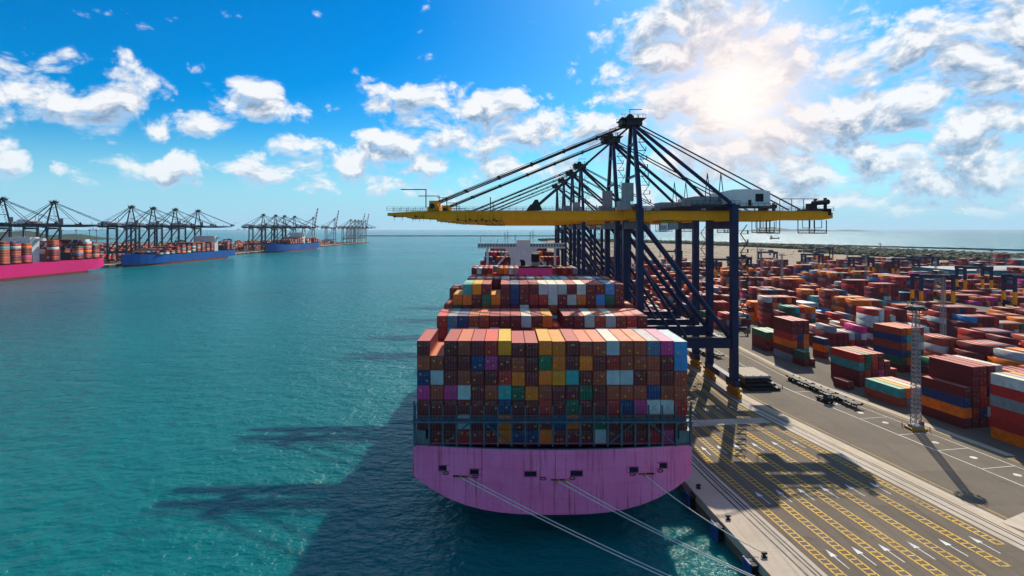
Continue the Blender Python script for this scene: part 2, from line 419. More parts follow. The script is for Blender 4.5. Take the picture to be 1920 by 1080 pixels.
# ------------------------------------------------------------------ mesh helpers
class MB:
    def __init__(s): s.v = []; s.f = []; s.mi = []; s.cur = 0
    def add(s, vs, fs):
        o = len(s.v); s.v += [tuple(x) for x in vs]
        for f in fs: s.f.append(tuple(i + o for i in f)); s.mi.append(s.cur)
    def box(s, x0, x1, y0, y1, z0, z1):
        s.add([(x0, y0, z0), (x1, y0, z0), (x1, y1, z0), (x0, y1, z0), (x0, y0, z1), (x1, y0, z1), (x1, y1, z1), (x0, y1, z1)],
              [(0, 3, 2, 1), (4, 5, 6, 7), (0, 1, 5, 4), (1, 2, 6, 5), (2, 3, 7, 6), (3, 0, 4, 7)])
        return s
    def beam(s, p0, p1, w, h=None, w1=None, h1=None):
        p0 = Vector(p0); p1 = Vector(p1); h = h or w; w1 = w1 or w; h1 = h1 or h
        d = (p1 - p0).normalized()
        up = Vector((0, 0, 1)) if abs(d.z) < .95 else Vector((0, 1, 0))
        a = d.cross(up).normalized(); b = a.cross(d).normalized()
        vs = []
        for p, ww, hh in ((p0, w, h), (p1, w1, h1)):
            for sa, sb in ((-1, -1), (1, -1), (1, 1), (-1, 1)): vs.append(p + a * (sa * ww / 2) + b * (sb * hh / 2))
        s.add(vs, [(0, 3, 2, 1), (4, 5, 6, 7), (0, 1, 5, 4), (1, 2, 6, 5), (2, 3, 7, 6), (3, 0, 4, 7)])
        return s
    def tube(s, pts, r, n=6, r1=None, cap=True):
        pts = [Vector(p) for p in pts]; rings = []
        for i, p in enumerate(pts):
            d = (pts[min(i + 1, len(pts) - 1)] - pts[max(i - 1, 0)]).normalized()
            up = Vector((0, 0, 1)) if abs(d.z) < .95 else Vector((0, 1, 0))
            a = d.cross(up).normalized(); b = a.cross(d)
            rr = r if r1 is None else r + (r1 - r) * i / max(1, len(pts) - 1)
            rings.append([p + (a * math.cos(2 * math.pi * k / n) + b * math.sin(2 * math.pi * k / n)) * rr for k in range(n)])
        vs = [v for rg in rings for v in rg]; fs = []
        for i in range(len(pts) - 1):
            for k in range(n):
                k2 = (k + 1) % n
                fs.append((i * n + k, i * n + k2, (i + 1) * n + k2, (i + 1) * n + k))
        if cap: fs += [tuple(range(n - 1, -1, -1)), tuple((len(pts) - 1) * n + k for k in range(n))]
        s.add(vs, fs); return s
    def prism(s, poly, z0, z1):
        n = len(poly)
        s.add([(x, y, z0) for x, y in poly] + [(x, y, z1) for x, y in poly],
              [tuple(range(n - 1, -1, -1)), tuple(range(n, 2 * n))] + [(i, (i + 1) % n, n + (i + 1) % n, n + i) for i in range(n)])
        return s
    def quad(s, a, b, c, d): s.add([a, b, c, d], [(0, 1, 2, 3)]); return s
    def mesh(s, name, mats):
        me = bpy.data.meshes.new(name); me.from_pydata(s.v, [], s.f)
        for m in (mats if isinstance(mats, (list, tuple)) else [mats]): me.materials.append(m)
        if any(s.mi): me.polygons.foreach_set('material_index', s.mi)
        me.update(); return me
    def build(s, name, mats, parent=None, color=None):
        return link(name, s.mesh(name, mats), parent, color)

def link(name, me, parent=None, color=None):
    o = bpy.data.objects.new(name, me); COL.objects.link(o)
    if parent is not None: o.parent = parent
    if color: o.color = c4(color)
    return o
def tag(o, label=None, cat=None, group=None, kind=None):
    for k, v in (('label', label), ('category', cat), ('group', group), ('kind', kind)):
        if v: o[k] = v
    return o
def empty(name, loc=(0, 0, 0), rz=0.0):
    o = bpy.data.objects.new(name, None); COL.objects.link(o)
    o.location = loc; o.rotation_euler = (0, 0, rz); o.empty_display_size = 2
    return o
def copy_tree(o, parent=None):
    c = o.copy(); COL.objects.link(c)
    if parent is not None: c.parent = parent
    for ch in KIDS.get(o.name, o.children): copy_tree(ch, c)
    return c
KIDS = {}
def paintkids(o, names, mat):
    for ch in o.children:
        if ch.name.split('.')[0] in names:
            for sl in ch.material_slots: sl.link = 'OBJECT'; sl.material = mat
def gp(u, v, h=0.0):
    y = (CAMH - h) * F_PX / (v - HZ)
    return (u - VPX) * y / F_PX, y

# the quay splays out a little towards its near end
def wk(a):
    k = min(.20, .1 + (a - 37.5) * .0032)
    zk = 118 + (a - 37.5) * 1.5 if a < 73.5 else 172 + (min(a, 130) - 73.5) * .73
    return k, zk
def WX(a, y):
    k, zk = wk(a); d = zk - y
    t = 10.0
    if d <= -t: return a
    if d < t: return a + k * (d + t) ** 2 / (4 * t)
    return a + k * d

SEA = -3.2
# ------------------------------------------------------------------ water and land
def flat(name, poly, z, mat, kind='structure', parent=None):
    mb = MB(); mb.add([(x, y, z) for x, y in poly], [tuple(range(len(poly)))])
    o = mb.build(name, mat, parent)
    if parent is None: tag(o, kind=kind)
    return o
mb = MB(); S = 60000
mb.add([(-S, -2000, SEA), (S, -2000, SEA), (S, S, SEA), (-S, S, SEA)], [(0, 1, 2, 3)])
tag(mb.build('water', M['water']), 'turquoise harbour water rippled by wind and sea beyond', kind='structure')

ys = [20, 40, 60, 70, 80, 90, 100, 105, 110, 115, 120, 125, 130, 140, 160, 200, 300, 500, 800]
edge = [(WX(37.5, y), y) for y in ys]
land_far = [(90, 1500), (180, 2500), (281, 2860), (560, 2500), (802, 2090), (966, 1510), (1038, 1087), (1500, 800), (1500, 20)]
mb = MB()
poly = edge + land_far
mb.prism(poly, -9, 0)
mb.cur = 0
quay = mb.build('quay_ground', [M['asphalt']])
tag(quay, 'grey asphalt ground of the container terminal and its quay wall', kind='structure')

def strip(name, a0, a1, y0, y1, z, mat, parent=None, n=60):
    """a long strip on the ground between lateral offsets a0..a1"""
    mb = MB(); vs = []; fs = []
    yy = [y0 + (y1 - y0) * (i / n) ** 1.7 for i in range(n + 1)]
    for y in yy: vs += [(WX(a0, y), y, z), (WX(a1, y), y, z)]
    for i in range(n): fs.append((2 * i, 2 * i + 1, 2 * i + 3, 2 * i + 2))
    mb.add(vs, fs)
    return mb.build(name, mat, parent)
strip('quay_edge_concrete', 37.55, 44.2, 20, 800, .004, M['concrete'], quay)
strip('apron_lanes', 44.2, 70.6, 20, 800, .004, M['apron'], quay)
strip('rail_strip_concrete', 70.6, 75.4, 20, 800, .004, M['concrete'], quay)
kb = strip('kerb_strip', 75.4, 76.6, 99, 800, .008, M['kerb'], quay)
strip('runway_strip', 104.6, 106.6, 128, 800, .004, M['concrete'], quay)
for a in (41.7, 42.7, 43.3, 71.6, 73.1, 73.7):
    strip('crane_rail', a, a + .28, 20, 700, .012, M['black'], quay)
# sandy reclaimed land behind the yard
flat('sandy_ground', [(130, 800), (100, 1500), (190, 2480), (285, 2840), (560, 2480), (795, 2080), (955, 1500), (1020, 1090), (1000, 800), (620, 640), (400, 640)], .02, M['sand'])
# quay cap beam and face
mb = MB()
for i in range(len(ys) - 1):
    (xa, ya), (xb, yb) = edge[i], edge[i + 1]
    mb.add([(xa - .25, ya, -1.4), (xb - .25, yb, -1.4), (xb + .5, yb, -1.4), (xa + .5, ya, -1.4), (xa - .25, ya, .16), (xb - .25, yb, .16), (xb + .5, yb, .16), (xa + .5, ya, .16)],
           [(0, 3, 2, 1), (4, 5, 6, 7), (0, 1, 5, 4), (2, 3, 7, 6)])
mb.build('quay_cap', M['concrete'], quay)

# lane markings: seven ladders of yellow hatching, white arrows
LAD = [45.8, 49.5, 53.1, 56.9, 61.0, 65.3, 69.2]
END = [64, 64, 66, 70, 76, 86, 92]
for a, ye in zip(LAD, END):
    mb = MB(); w = .55; y = ye
    def q(a0, a1, y0, y1): mb.quad((WX(a0, y0), y0, .012), (WX(a1, y0), y0, .012), (WX(a1, y1), y1, .012), (WX(a0, y1), y1, .012))
    while y < 240:
        q(a - w, a + w, y, y + .22)
        y2 = min(y + 1.25, 240)
        q(a - w - .09, a - w + .09, y, y2 + .02); q(a + w - .09, a + w + .09, y, y2 + .02)
        y += 1.25
    mb.build('yellow_lane_marking', M['yline'], quay)
def arrow(a, y, s=1.0):
    mb = MB(); d = Vector((WX(a, y + 1) - WX(a, y), 1)).normalized(); n = Vector((d.y, -d.x)); o = Vector((WX(a, y), y))
    def P(u, v): r = o + d * (v * s) + n * (u * s); return (r.x, r.y, .014)
    mb.quad(P(-.10, -2.6), P(.10, -2.6), P(.10, .6), P(-.10, .6))
    mb.add([P(-.55, .6), P(.55, .6), P(0, 2.6)], [(0, 1, 2)])
    mb.build('lane_arrow', M['ywhite'], quay)
mids = [(LAD[i] + LAD[i + 1]) / 2 for i in range(6)]
for yy0 in (88, 108, 131, 158, 190):
    for i, a in enumerate(mids): arrow(a, yy0 + i * .8)
strip('white_road_line', 92.9, 93.15, 60, 500, .010, M['ywhite'], quay)
strip('white_road_line', 100.9, 101.1, 60, 500, .010, M['ywhite'], quay)
strip('yellow_road_line', 103.6, 103.8, 60, 500, .010, M['yline'], quay)
strip('yellow_road_line', 74.6, 74.75, 60, 300, .011, M['yline'], quay)
strip('yellow_road_line', 77.6, 77.75, 100, 300, .010, M['yline'], quay)
# pale concrete crossing strips
mb = MB()
def band(p):
    mb.add([(x, y, .018) for x, y in p], [tuple(range(len(p)))])
band([(WX(44.2, 146), 146), (WX(70, 150), 150), (WX(70, 154), 154), (WX(44.2, 151), 151)])
mb.build('pale_crossing_strip', M['kerb'], quay)
mb = MB(); band([(WX(75.4, 99), 99), (112, 109), (113, 106.0), (WX(75.4, 96.0) + 1, 96.0)])
mb.build('pale_corner_strip', M['kerb'], quay)
mb = MB()
for i, y in enumerate((118, 127, 136, 150, 158, 166)):
    cx = WX(97, y); mb.add([(cx + .8 * math.cos(k * math.pi / 4), y + .8 * math.sin(k * math.pi / 4), .012) for k in range(8)], [tuple(range(8))])
mb.build('white_spot_markings', M['ywhite'], quay)
for y in (121, 131, 141, 153, 165, 178):
    mb = MB(); mb.quad((WX(93.2, y), y, .011), (WX(100.9, y), y + 1.5, .011), (WX(100.9, y), y + 1.7, .011), (WX(93.2, y), y + .2, .011)); mb.build('white_bay_line', M['ywhite'], quay)

# fenders and bollards on the quay edge
ORD = ['first', 'second', 'third', 'fourth', 'fifth', 'sixth', 'seventh', 'eighth', 'ninth', 'tenth', 'eleventh', 'twelfth', 'thirteenth', 'fourteenth', 'fifteenth', 'sixteenth', 'seventeenth', 'eighteenth', 'nineteenth', 'twentieth']
fp = MB().box(-.28, .0, -1.2, 1.2, -3.0, .1).mesh('fender_panel', M['fblue'])
fr_ = MB()
for z in (-.4, -1.6, -2.7): fr_.box(0, 1.3, -1.0, 1.0, z - .12, z + .12)
fr_ = fr_.mesh('fender_frame', M['black'])
fc = MB()
for z in (-1.0, -2.2): fc.tube([(0, 0, z), (1.4, 0, z)], .55, 10, .75)
fc = fc.mesh('rubber_cone', M['rubber'])
for i, y in enumerate((76.5, 87.5, 98.5, 110)):
    e = empty('quay_fender', (WX(37.5, y) - 1.6, y, .0), -math.atan(wk(37.5)[0]) * -1)
    link('panel', fp, e); link('frame', fr_, e); link('rubber_cone', fc, e)
    tag(e, 'blue faced quay fender, %s one along the quay wall from the camera' % ORD[i], 'fender', 'quay fenders')
bl = MB(); bl.tube([(0, 0, 0), (0, 0, .12)], .5, 10); bl.tube([(0, 0, .1), (0, 0, .6)], .26, 10, .2); bl.beam((-.45, 0, .62), (.45, 0, .62), .34, .3)
bl = bl.mesh('mooring_bollard', M['black'])
BOL = []
for i, y in enumerate((77, 88.5, 100, 112)):
    o = link('mooring_bollard', bl); o.location = (WX(38.8, y), y, .012); BOL.append(Vector((WX(38.8, y), y, .55)))
    tag(o, 'black iron mooring bollard, %s one along the quay edge from the camera' % ORD[i], 'bollard', 'bollards on the quay edge')

# ------------------------------------------------------------------ containers
PAL = {'M': ((.185, .020, .024), 'maroon'), 'B': ((.38, .064, .028), 'brown'), 'R': ((.48, .028, .022), 'red'), 'O': ((.86, .175, .006), 'orange'),
       'Y': ((.93, .30, .004), 'yellow'), 'N': ((.018, .045, .15), 'navy blue'), 'L': ((.06, .25, .52), 'light blue'), 'T': ((.045, .34, .33), 'teal'),
       'G': ((.02, .13, .065), 'green'), 'W': ((.52, .57, .57), 'white'), 'P': ((.60, .04, .22), 'magenta'), 'S': ((.24, .29, .32), 'grey'),
       'K': ((.56, .24, .20), 'salmon'), 'D': ((.10, .15, .24), 'slate blue')}
CL, CW = 12.19, 2.38
def container_mesh(L_, H_, name):
    mb = MB(); x, y = CW / 2, L_ / 2; i = .045
    # floor frame, four posts, rails, recessed panels
    mb.box(-x + i, x - i, -y + i, y - i, i, H_ - i)
    p = .16
    for sx in (-1, 1):
        for sy in (-1, 1):
            xa, xb = sorted((sx * x, sx * (x - p))); ya, yb = sorted((sy * y, sy * (y - p)))
            mb.box(xa, xb, ya, yb, 0, H_)
        xa, xb = sorted((sx * x, sx * (x - .08)))
        mb.box(xa, xb, -y + p, y - p, 0, .16); mb.box(xa, xb, -y + p, y - p, H_ - .1, H_ - .004)
    for sy in (-1, 1):
        ya, yb = sorted((sy * y, sy * (y - .08)))
        mb.box(-x + p, x - p, ya, yb, 0, .16); mb.box(-x + p, x - p, ya, yb, H_ - .12, H_ - .004)
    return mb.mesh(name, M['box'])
CM = {}
def cmesh(L_, H_):
    k = (L_, H_)
    if k not in CM: CM[k] = container_mesh(L_, H_, 'shipping_container')
    return CM[k]
DM = {}
def doors(o, L_, H_, col):
    k = H_
    if k not in DM:
        hh = (H_ - .3) / 2
        d = MB(); d.box(-.5, .5, -.03, .03, -hh, hh)
        d.box(-.46, .46, -.045, -.03, -hh + .08, -hh * .36); d.box(-.46, .46, -.045, -.03, -hh * .3, hh * .3); d.box(-.46, .46, -.045, -.03, hh * .36, hh - .08)
        r = MB()
        for x in (-.26, .26):
            r.beam((x, -.09, -hh), (x, -.09, hh), .055)
            for z in (-hh * .9, -hh * .35, hh * .35, hh * .9): r.box(x - .08, x + .08, -.10, -.045, z - .05, z + .05)
        DM[k] = (d.mesh('door', M['door']), r.mesh('locking_bars', M['obj']))
    dm, rm = DM[k]
    for sx in (-1, 1):
        d = link('door', dm, o, col); d.location = (sx * .53, -L_ / 2 - .005 + .03, H_ / 2)
        rb = link('locking_bars', rm, d, tuple(min(1, c * .75 + .11) for c in col))

MASS = []          # containers too far or too many to be told apart
NBOX = [0]
def jit(c, s=.16):
    k = 1 + random.uniform(-s, s); return tuple(max(.004, x * k * (1 + random.uniform(-.05, .05))) for x in c)
def container(x, y, z, rz, key, label, group, L_=CL, H_=2.75, door=False):
    col = jit(PAL[key][0])
    o = link('shipping_container', cmesh(L_, H_), None, col)
    o.location = (x, y, z); o.rotation_euler = (0, 0, rz)
    tag(o, label, 'container', group)
    if door: doors(o, L_, H_, col)
    NBOX[0] += 1
    return o
def mass(x, y, z, rz, key, L_=CL, H_=2.75): MASS.append((x, y, z, rz, L_, H_, jit(PAL[key][0])))
def rk():
    return random.choices('MBROYNLTGWPSKD', [44, 22, 11, 9, .6, 4, 1.2, 1.5, 2, 4, 1.0, 3.5, 2, 1.5])[0]

# --------------------------------------------------- the big ship
SX, PITCH = 8.4, 2.5
GB = 'containers stacked in the stern bay'
stern_rows = [
    'M.MBMRYMMOOMBBWBBDPL',
    'BBMMNPMBMGOMOMRBBBML',
    'NWMBMMROMOYTMBWWMBMB',
    'PBPWMBTGOBMMGMBBBNBB',
    'MMMMMMNMMRMGMMRNPWWR',
    'MMMWMNOMMMNOMGMMMMMM',
    '.MMRMMONNOMMMWMMMRP.']
TIER = 2.73; DECK = 13.9
small = {8: .28, 9: .28, 13: .12, 14: .12, 20: .15, 11: .1}
for t, row in enumerate(stern_rows):
    for c, ch in enumerate(row):
        if ch == '.': continue
        x = SX + (c - 9.5) * PITCH; z = DECK + (6 - t) * TIER - small.get(c + 1, 0) * (6 - t) / 6
        nm = PAL[ch][1]
        H_ = 2.64 if small.get(c + 1, 0) < .2 else 2.55
        container(x + random.uniform(-.02, .02), 100 + CL / 2 + random.uniform(-.03, .03), z, 0, ch,
                  '%s container, stern bay, %s tier down, %s stack from the left' % (nm, ORD[t], ORD[c]), GB, CL, H_, True)
# second bay: top tier
b2 = 'RDNBBMMMWMO.MMWBWBRM'
for c, ch in enumerate(b2):
    x = SX + (c - 9.5) * PITCH; top = 33.0
    if ch != '.':
        container(x, 128.3 + CL / 2, top - 2.72, 0, ch, '%s container on top of the second bay, %s stack from the left' % (PAL[ch][1], ORD[c]), 'containers in the second bay', CL, 2.72, True)
    for k in range(2, 5): mass(x, 128.3 + CL / 2, top - k * TIER, 0, rk())
    for k in range(1, 4): mass(x, 114.2 + CL / 2, 24.6 - k * TIER, 0, rk())
    if c < 3:
        mass(x, 114.2 + CL / 2, 24.6, 0, 'R' if c == 0 else rk())
# third bay: two tiers seen
b3 = ['..TYM.MNMMWWWMWMMLM.', '.OOMGOMNMRRWMWOMLGM.']
for t, row in enumerate(b3):
    for c, ch in enumerate(row):
        x = SX + (c - 9.5) * PITCH
        if ch != '.':
            container(x, 142.4 + CL / 2, 39.1 - (t + 1) * TIER, 0, ch, '%s container, third bay, %s tier down, %s stack from the left' % (PAL[ch][1], ORD[t], ORD[c]), 'containers in the third bay', CL, 2.71, True)
for c in range(20):
    x = SX + (c - 9.5) * PITCH
    for k in range(3, 6): mass(x, 142.4 + CL / 2, 39.1 - k * TIER, 0, 'B' if c in (0, 19) and k == 3 else rk())
    for k in range(1, 5):
        if not (k == 1 and c in (0, 1, 19)): mass(x, 156.5 + CL / 2, 39.0 - k * TIER, 0, random.choice('WKMBPTDMWKB') if k == 1 else rk())
for yb, top, miss in ((171, 33.5, 0), (185, 33, 0), (199, 32, 0), (213, 31, 0), (254, 35.2, 0), (268, 35, 0), (282, 33, 0), (338, 36.2, 0), (352, 38.6, 1), (366, 38.4, 1), (380, 40.8, 2), (394, 41, 3), (408, 40.5, 3)):
    for c in range(miss, 20 - miss):
        if 205 < yb < 240 and 5 < c < 14: continue
        x = SX + (c - 9.5) * PITCH
        dn = 0 if random.random() < .85 else 1
        for k in range(1 + dn, 5): mass(x, yb + CL / 2, top - k * TIER, 0, rk())

def section(mbv, pts, y): return [(x, y, z) for x, z in pts]
ship = empty('container_ship', (SX, 97, SEA))
tag(ship, 'huge magenta container ship moored stern first along the quay', 'ship')
W2 = 25.6
# hull: transom outline then sections forward (local coords, z from the water)
def hull_sec(y, half, zb, zt, flat_):
    n = 16; pts = []
    for i in range(n + 1):
        s = -1 + 2 * i / n
        u = abs(s)
        zz = zb + (zt * .0 + flat_) * (u ** 3.2)
        pts.append((s * half, zz))
    return pts
def loft(secs, zt):
    mb = MB(); m = len(secs[0][1])
    vs = []
    for y, pts, top, bow in secs:
        for (x, z) in pts: vs.append((x, y + bow * (1 - (abs(x) / W2) ** 2), z))
        for (x, z) in (pts[-1], pts[0]): vs.append((x, y, top))
    k = m + 2; fs = []
    for i in range(len(secs) - 1):
        for j in range(k):
            j2 = (j + 1) % k
            fs.append((i * k + j, (i + 1) * k + j, (i + 1) * k + j2, i * k + j2))
    mb.add(vs, fs)
    return mb, vs, k
secs = [(2.4, hull_sec(0, W2, 5.6, 0, 6.0), 17.3, -2.4), (14, hull_sec(0, W2, 3.4, 0, 6.0), 17.3, -1.5), (34, hull_sec(0, W2, -.5, 0, 6.0), 17.3, 0), (60, hull_sec(0, W2, -6, 0, 5), 17.3, 0),
        (260, hull_sec(0, W2, -6, 0, 4), 17.3, 0), (300, hull_sec(0, W2 * .8, -6, 0, 3), 19, 0), (335, hull_sec(0, W2 * .35, -6, 0, 2), 22, 0), (352, hull_sec(0, .6, -6, 0, 1), 24, 0)]
mb, hv, hk = loft(secs, 17.3)
# transom face: finely divided, curved in plan
n = 16
def tr_y(x): return 2.4 - 2.4 * (1 - (abs(x) / W2) ** 2)
tv = []; tf = []
rows = 10
bot = hull_sec(0, W2, 5.6, 0, 6.0)
for r_ in range(rows + 1):
    for (x, z) in bot:
        tv.append((x, tr_y(x) - .02, z + (17.3 - z) * r_ / rows))
for r_ in range(rows):
    for j in range(n):
        a = r_ * (n + 1) + j; tf.append((a, a + 1, a + n + 2, a + n + 1))
mb.add(tv, tf)
hull = mb.build('hull', M['pink'], ship)
# dark antifouling part under the counter
mb = MB(); mb.box(-2.4, 2.4, 36, 60, -6, -1); mb.build('skeg', M['deckred'], ship)
# deck, grey bulwark corners, openings
mb = MB(); mb.add([(-W2 + .1, 2.5, 17.2), (W2 - .1, 2.5, 17.2), (W2 - .1, 262, 17.2), (0, 350, 17.2), (-W2 + .1, 262, 17.2)], [(0, 1, 2, 3, 4)]); mb.build('deck', M['bsteel'], ship)
for sx in (-1, 1):
    mb = MB(); xa, xb = sorted((sx * (W2 - .05), sx * (W2 - 2.3))); mb.box(xa, xb, 2.5, 26, 17.25, 19.7)
    xa, xb = sorted((sx * (W2 - 2.3), sx * (W2 - 3.0))); mb.box(xa, xb, 2.55, 6, 17.25, 18.2)
    mb.build('bulwark', M['gteal'], ship)
mb = MB()
for i in range(16):
    x0 = -W2 + 2 * W2 * i / 16; x1 = x0 + 2 * W2 / 16
    mb.add([(x0, tr_y(x0) - .06, 17.22), (x1, tr_y(x1) - .06, 17.22), (x1, tr_y(x1) + .2, 17.22), (x0, tr_y(x0) + .2, 17.22), (x0, tr_y(x0) - .06, 17.36), (x1, tr_y(x1) - .06, 17.36), (x1, tr_y(x1) + .2, 17.36), (x0, tr_y(x0) + .2, 17.36)],
           [(4, 5, 6, 7), (0, 1, 5, 4), (2, 3, 7, 6)])
mb.build('deck_edge', M['bsteel'], ship)
def on_transom(zu, zv):
    """zoomed stern picture (2.7x from 760,580) -> local x, z on the transom"""
    u, v = 760 + zu / 2.7, 580 + zv / 2.7
    y = 97.6; X = (u - VPX) * y / F_PX - SX; z = CAMH - (v - HZ) * y / F_PX - SEA
    return X, z
for (u0, u1, v0, v1) in ((168, 225, 800, 825), (328, 385, 810, 835), (603, 662, 813, 837), (835, 893, 810, 835), (1123, 1178, 800, 825), (1275, 1330, 787, 812)):
    xa, za = on_transom(u0, v1); xb, zb = on_transom(u1, v0); xm = (xa + xb) / 2
    mb = MB(); y = tr_y(xm) - .05
    mb.box(xa, xb, y - .02, y + .4, za, zb); mb.build('mooring_opening', M['black'], ship)
    mb = MB(); mb.box(xa - .12, xb + .12, y - .10, y - .0, zb, zb + .13); mb.box(xa - .12, xb + .12, y - .10, y, za - .13, za); mb.box(xa - .12, xa, y - .10, y, za, zb); mb.box(xb, xb + .12, y - .10, y, za, zb)
    mb.build('opening_rim', M['pink2'], ship)
for (u, v) in ((203, 838), (355, 846), (697, 848), (843, 846), (1150, 835), (1295, 826)):
    x, z = on_transom(u, v); y = tr_y(x) - .12; mb = MB()
    ring = [(x + .5 * math.cos(k * math.pi / 8), y, z + .24 * math.sin(k * math.pi / 8)) for k in range(17)]
    mb.tube(ring, .075, 5, cap=False)
    mb.build('chock', M['black'], ship)
FAIR = []
for (u0, u1, v) in ((240, 322, 848), (735, 818, 853), (1180, 1262, 836)):
    xa, z = on_transom(u0, v); xb, _ = on_transom(u1, v); y = tr_y((xa + xb) / 2)
    mb = MB(); mb.box(xa, xb, y - .25, y + .1, z - .07, z + .05); mb.build('fairlead_plate', M['black'], ship)
    FAIR.append((xa, xb, y - .45, z))
for (i, fr) in ((0, .5), (0, .93), (1, .42), (1, .9), (2, .4)):
    xa, xb, y, z = FAIR[i]; x = xa + (xb - xa) * fr
    MB().tube([(x, y - .12, z - .22), (x, y - .12, z + .26)], .2, 8).build('roller', M['yellow2'], ship)
# stern lashing bridge
yb = 2.3 - .35
mb = MB(); mb.box(-W2 + .2, W2 - .2, yb - .9, yb + .3, 21.6, 21.95); mb.build('walkway', M['bsteel'], ship)
mb = MB(); mb.box(-W2 + .2, W2 - .2, yb - .95, yb - .8, 22.9, 23.0); mb.box(-W2 + .2, W2 - .2, yb - .93, yb - .82, 22.4, 22.47)
for i in range(41): x = -W2 + .3 + i * (2 * W2 - .6) / 40; mb.box(x - .04, x + .04, yb - .92, yb - .84, 21.9, 22.9)
mb.build('railing', M['bsteel'], ship)
for i in range(21):
    x = (i - 10) * PITCH
    if abs(x) > W2 - 1: x = math.copysign(W2 - .5, x)
    MB().box(x - .16, x + .16, yb - .5, yb + .1, 17.25, 21.6).box(x - .13, x + .13, yb - .2, yb + .1, 21.95, 24.6).build('post', M['bsteel'], ship)
for i, dr in ((-8, 1), (-5, -1), (-1, 0), (4, 1), (7, -1)):
    if dr: MB().beam(((i) * PITCH + (.2 if dr > 0 else 4.8), yb - .2, 17.6), ((i) * PITCH + (4.8 if dr > 0 else .2), yb - .2, 21.4), .22).build('diagonal_brace', M['bsteel'], ship)
for s in (-1, 1):
    MB().box(s * (W2 - .35) - .14, s * (W2 - .35) + .14, yb - .3, yb, 19.7, 25.4).build('corner_post', M['bsteel'], ship)
mb = MB()
for c in range(20):
    x0 = (c - 9.5) * PITCH
    for a, b in ((-1.1, 1.1), (1.1, -1.1)):
        mb.beam((x0 + a, 2.75, 22.4), (x0 + b, 2.9, 25.3), .03)
mb.build('lashing_rods', M['bsteel'], ship)
# lashing bridges between the other bays
for yy in (15.9, 30.4, 44.3, 58.8, 72.8):
    mb = MB()
    for i in range(21): mb.box((i - 10) * PITCH - .15, (i - 10) * PITCH + .15, yy - .25, yy + .25, 17.25, 26)
    mb.box(-W2, W2, yy - .4, yy + .4, 22, 22.3)
    mb.build('lashing_bridge', M['bsteel'], ship)
# engine casing and funnel
cy0 = 240 - 97
mb = MB(); mb.box(-3.4 - 8.2 + 9.2, 3.4 + 9.2, cy0 + 1, cy0 + 11, 17, 39.6)
casing_x = (1004.5 - VPX) * 240 / F_PX - SX
mb = MB(); mb.box(casing_x - 7.4, casing_x + 7.4, cy0, cy0 + 10, 17.25, 39.6); cas = mb.build('engine_casing', M['pink2'], ship)
for dx in (-4.9, -2.2, 2.2, 4.9):
    MB().box(casing_x + dx - .85, casing_x + dx + .85, cy0 - .06, cy0 + .02, 34.8, 36.5).build('louvre', M['deckred'], cas)
mb = MB(); mb.box(casing_x - 7.2, casing_x + 7.2, cy0 + .2, cy0 + 9.8, 39.62, 40.3); mb.build('casing_rail', M['black'], cas)
fx = casing_x + .0
MB().tube([(fx, cy0 + 4, 39.6), (fx, cy0 + 4, 42.4)], 1.75, 16).build('funnel', M['gsteel'], ship)
MB().tube([(fx, cy0 + 4, 42.4), (fx, cy0 + 3.2, 46.0)], 1.85, 16).build('funnel_top', M['black'], ship)
for dx in (-6, -5, 5.6): MB().tube([(fx + dx, cy0 + 4, 40.2), (fx + dx, cy0 + 4, 42), (fx + dx - .6, cy0 + 3.4, 42.8)], .55, 8).build('vent_pipe', M['black'], cas)
# accommodation block with bridge wings
ay = 318 - 97
ax = (977.5 - VPX) * 318 / F_PX - SX
def zc(v, d=318): return CAMH - (v - HZ) * d / F_PX - SEA
acc = MB(); acc.box(ax - 6.2, ax + 6.2, ay, ay + 13, 17.25, zc(483))
acc.add([(ax - 6.2, ay, zc(483)), (ax + 6.2, ay, zc(483)), (ax + 9.6, ay, zc(466)), (ax - 9.6, ay, zc(466)),
         (ax - 6.2, ay + 13, zc(483)), (ax + 6.2, ay + 13, zc(483)), (ax + 9.6, ay + 13, zc(466)), (ax - 9.6, ay + 13, zc(466))],
        [(0, 1, 2, 3), (5, 4, 7, 6), (4, 0, 3, 7), (1, 5, 6, 2)])
acc.build('accommodation_block', M['white'], ship)
br = MB().box(ax - 25.8, ax + 25.8, ay + 1, ay + 6, zc(466) + .02, zc(463)).box(ax - 25.8, ax + 25.8, ay + .6, ay + 6.4, zc(457.5), zc(456)).build('bridge_wing', M['white'], ship)
for i in range(30):
    x = ax - 25.6 + i * 51.2 / 30
    MB().box(x + .18, x + 1.5, ay + 1.0, ay + 1.12, zc(463) + .05, zc(457.5) - .05).build('window', M['glass'], br)
    MB().box(x - .12, x + .17, ay + 1.0, ay + 1.3, zc(463), zc(457.5)).build('mullion', M['white'], br)
MB().box(ax - 25.6, ax + 25.6, ay + 5, ay + 5.3, zc(463), zc(457.5)).build('bridge_back', M['white'], br)
MB().box(ax - 2.8, ax + 5.2, ay - .2, ay + 5, zc(466), zc(450)).build('mast_house', M['white'], ship)
for s in (-1, 1):
    MB().box(ax + s * 20 - .6, ax + s * 20 + .6, ay + 2, ay + 4, 17.25, zc(466)).build('wing_pillar', M['white'], ship)
    MB().beam((ax + s * 7, ay + 3, zc(472)), (ax + s * 15.5, ay + 3, zc(503)), 1.0).build('wing_strut', M['white'], ship)
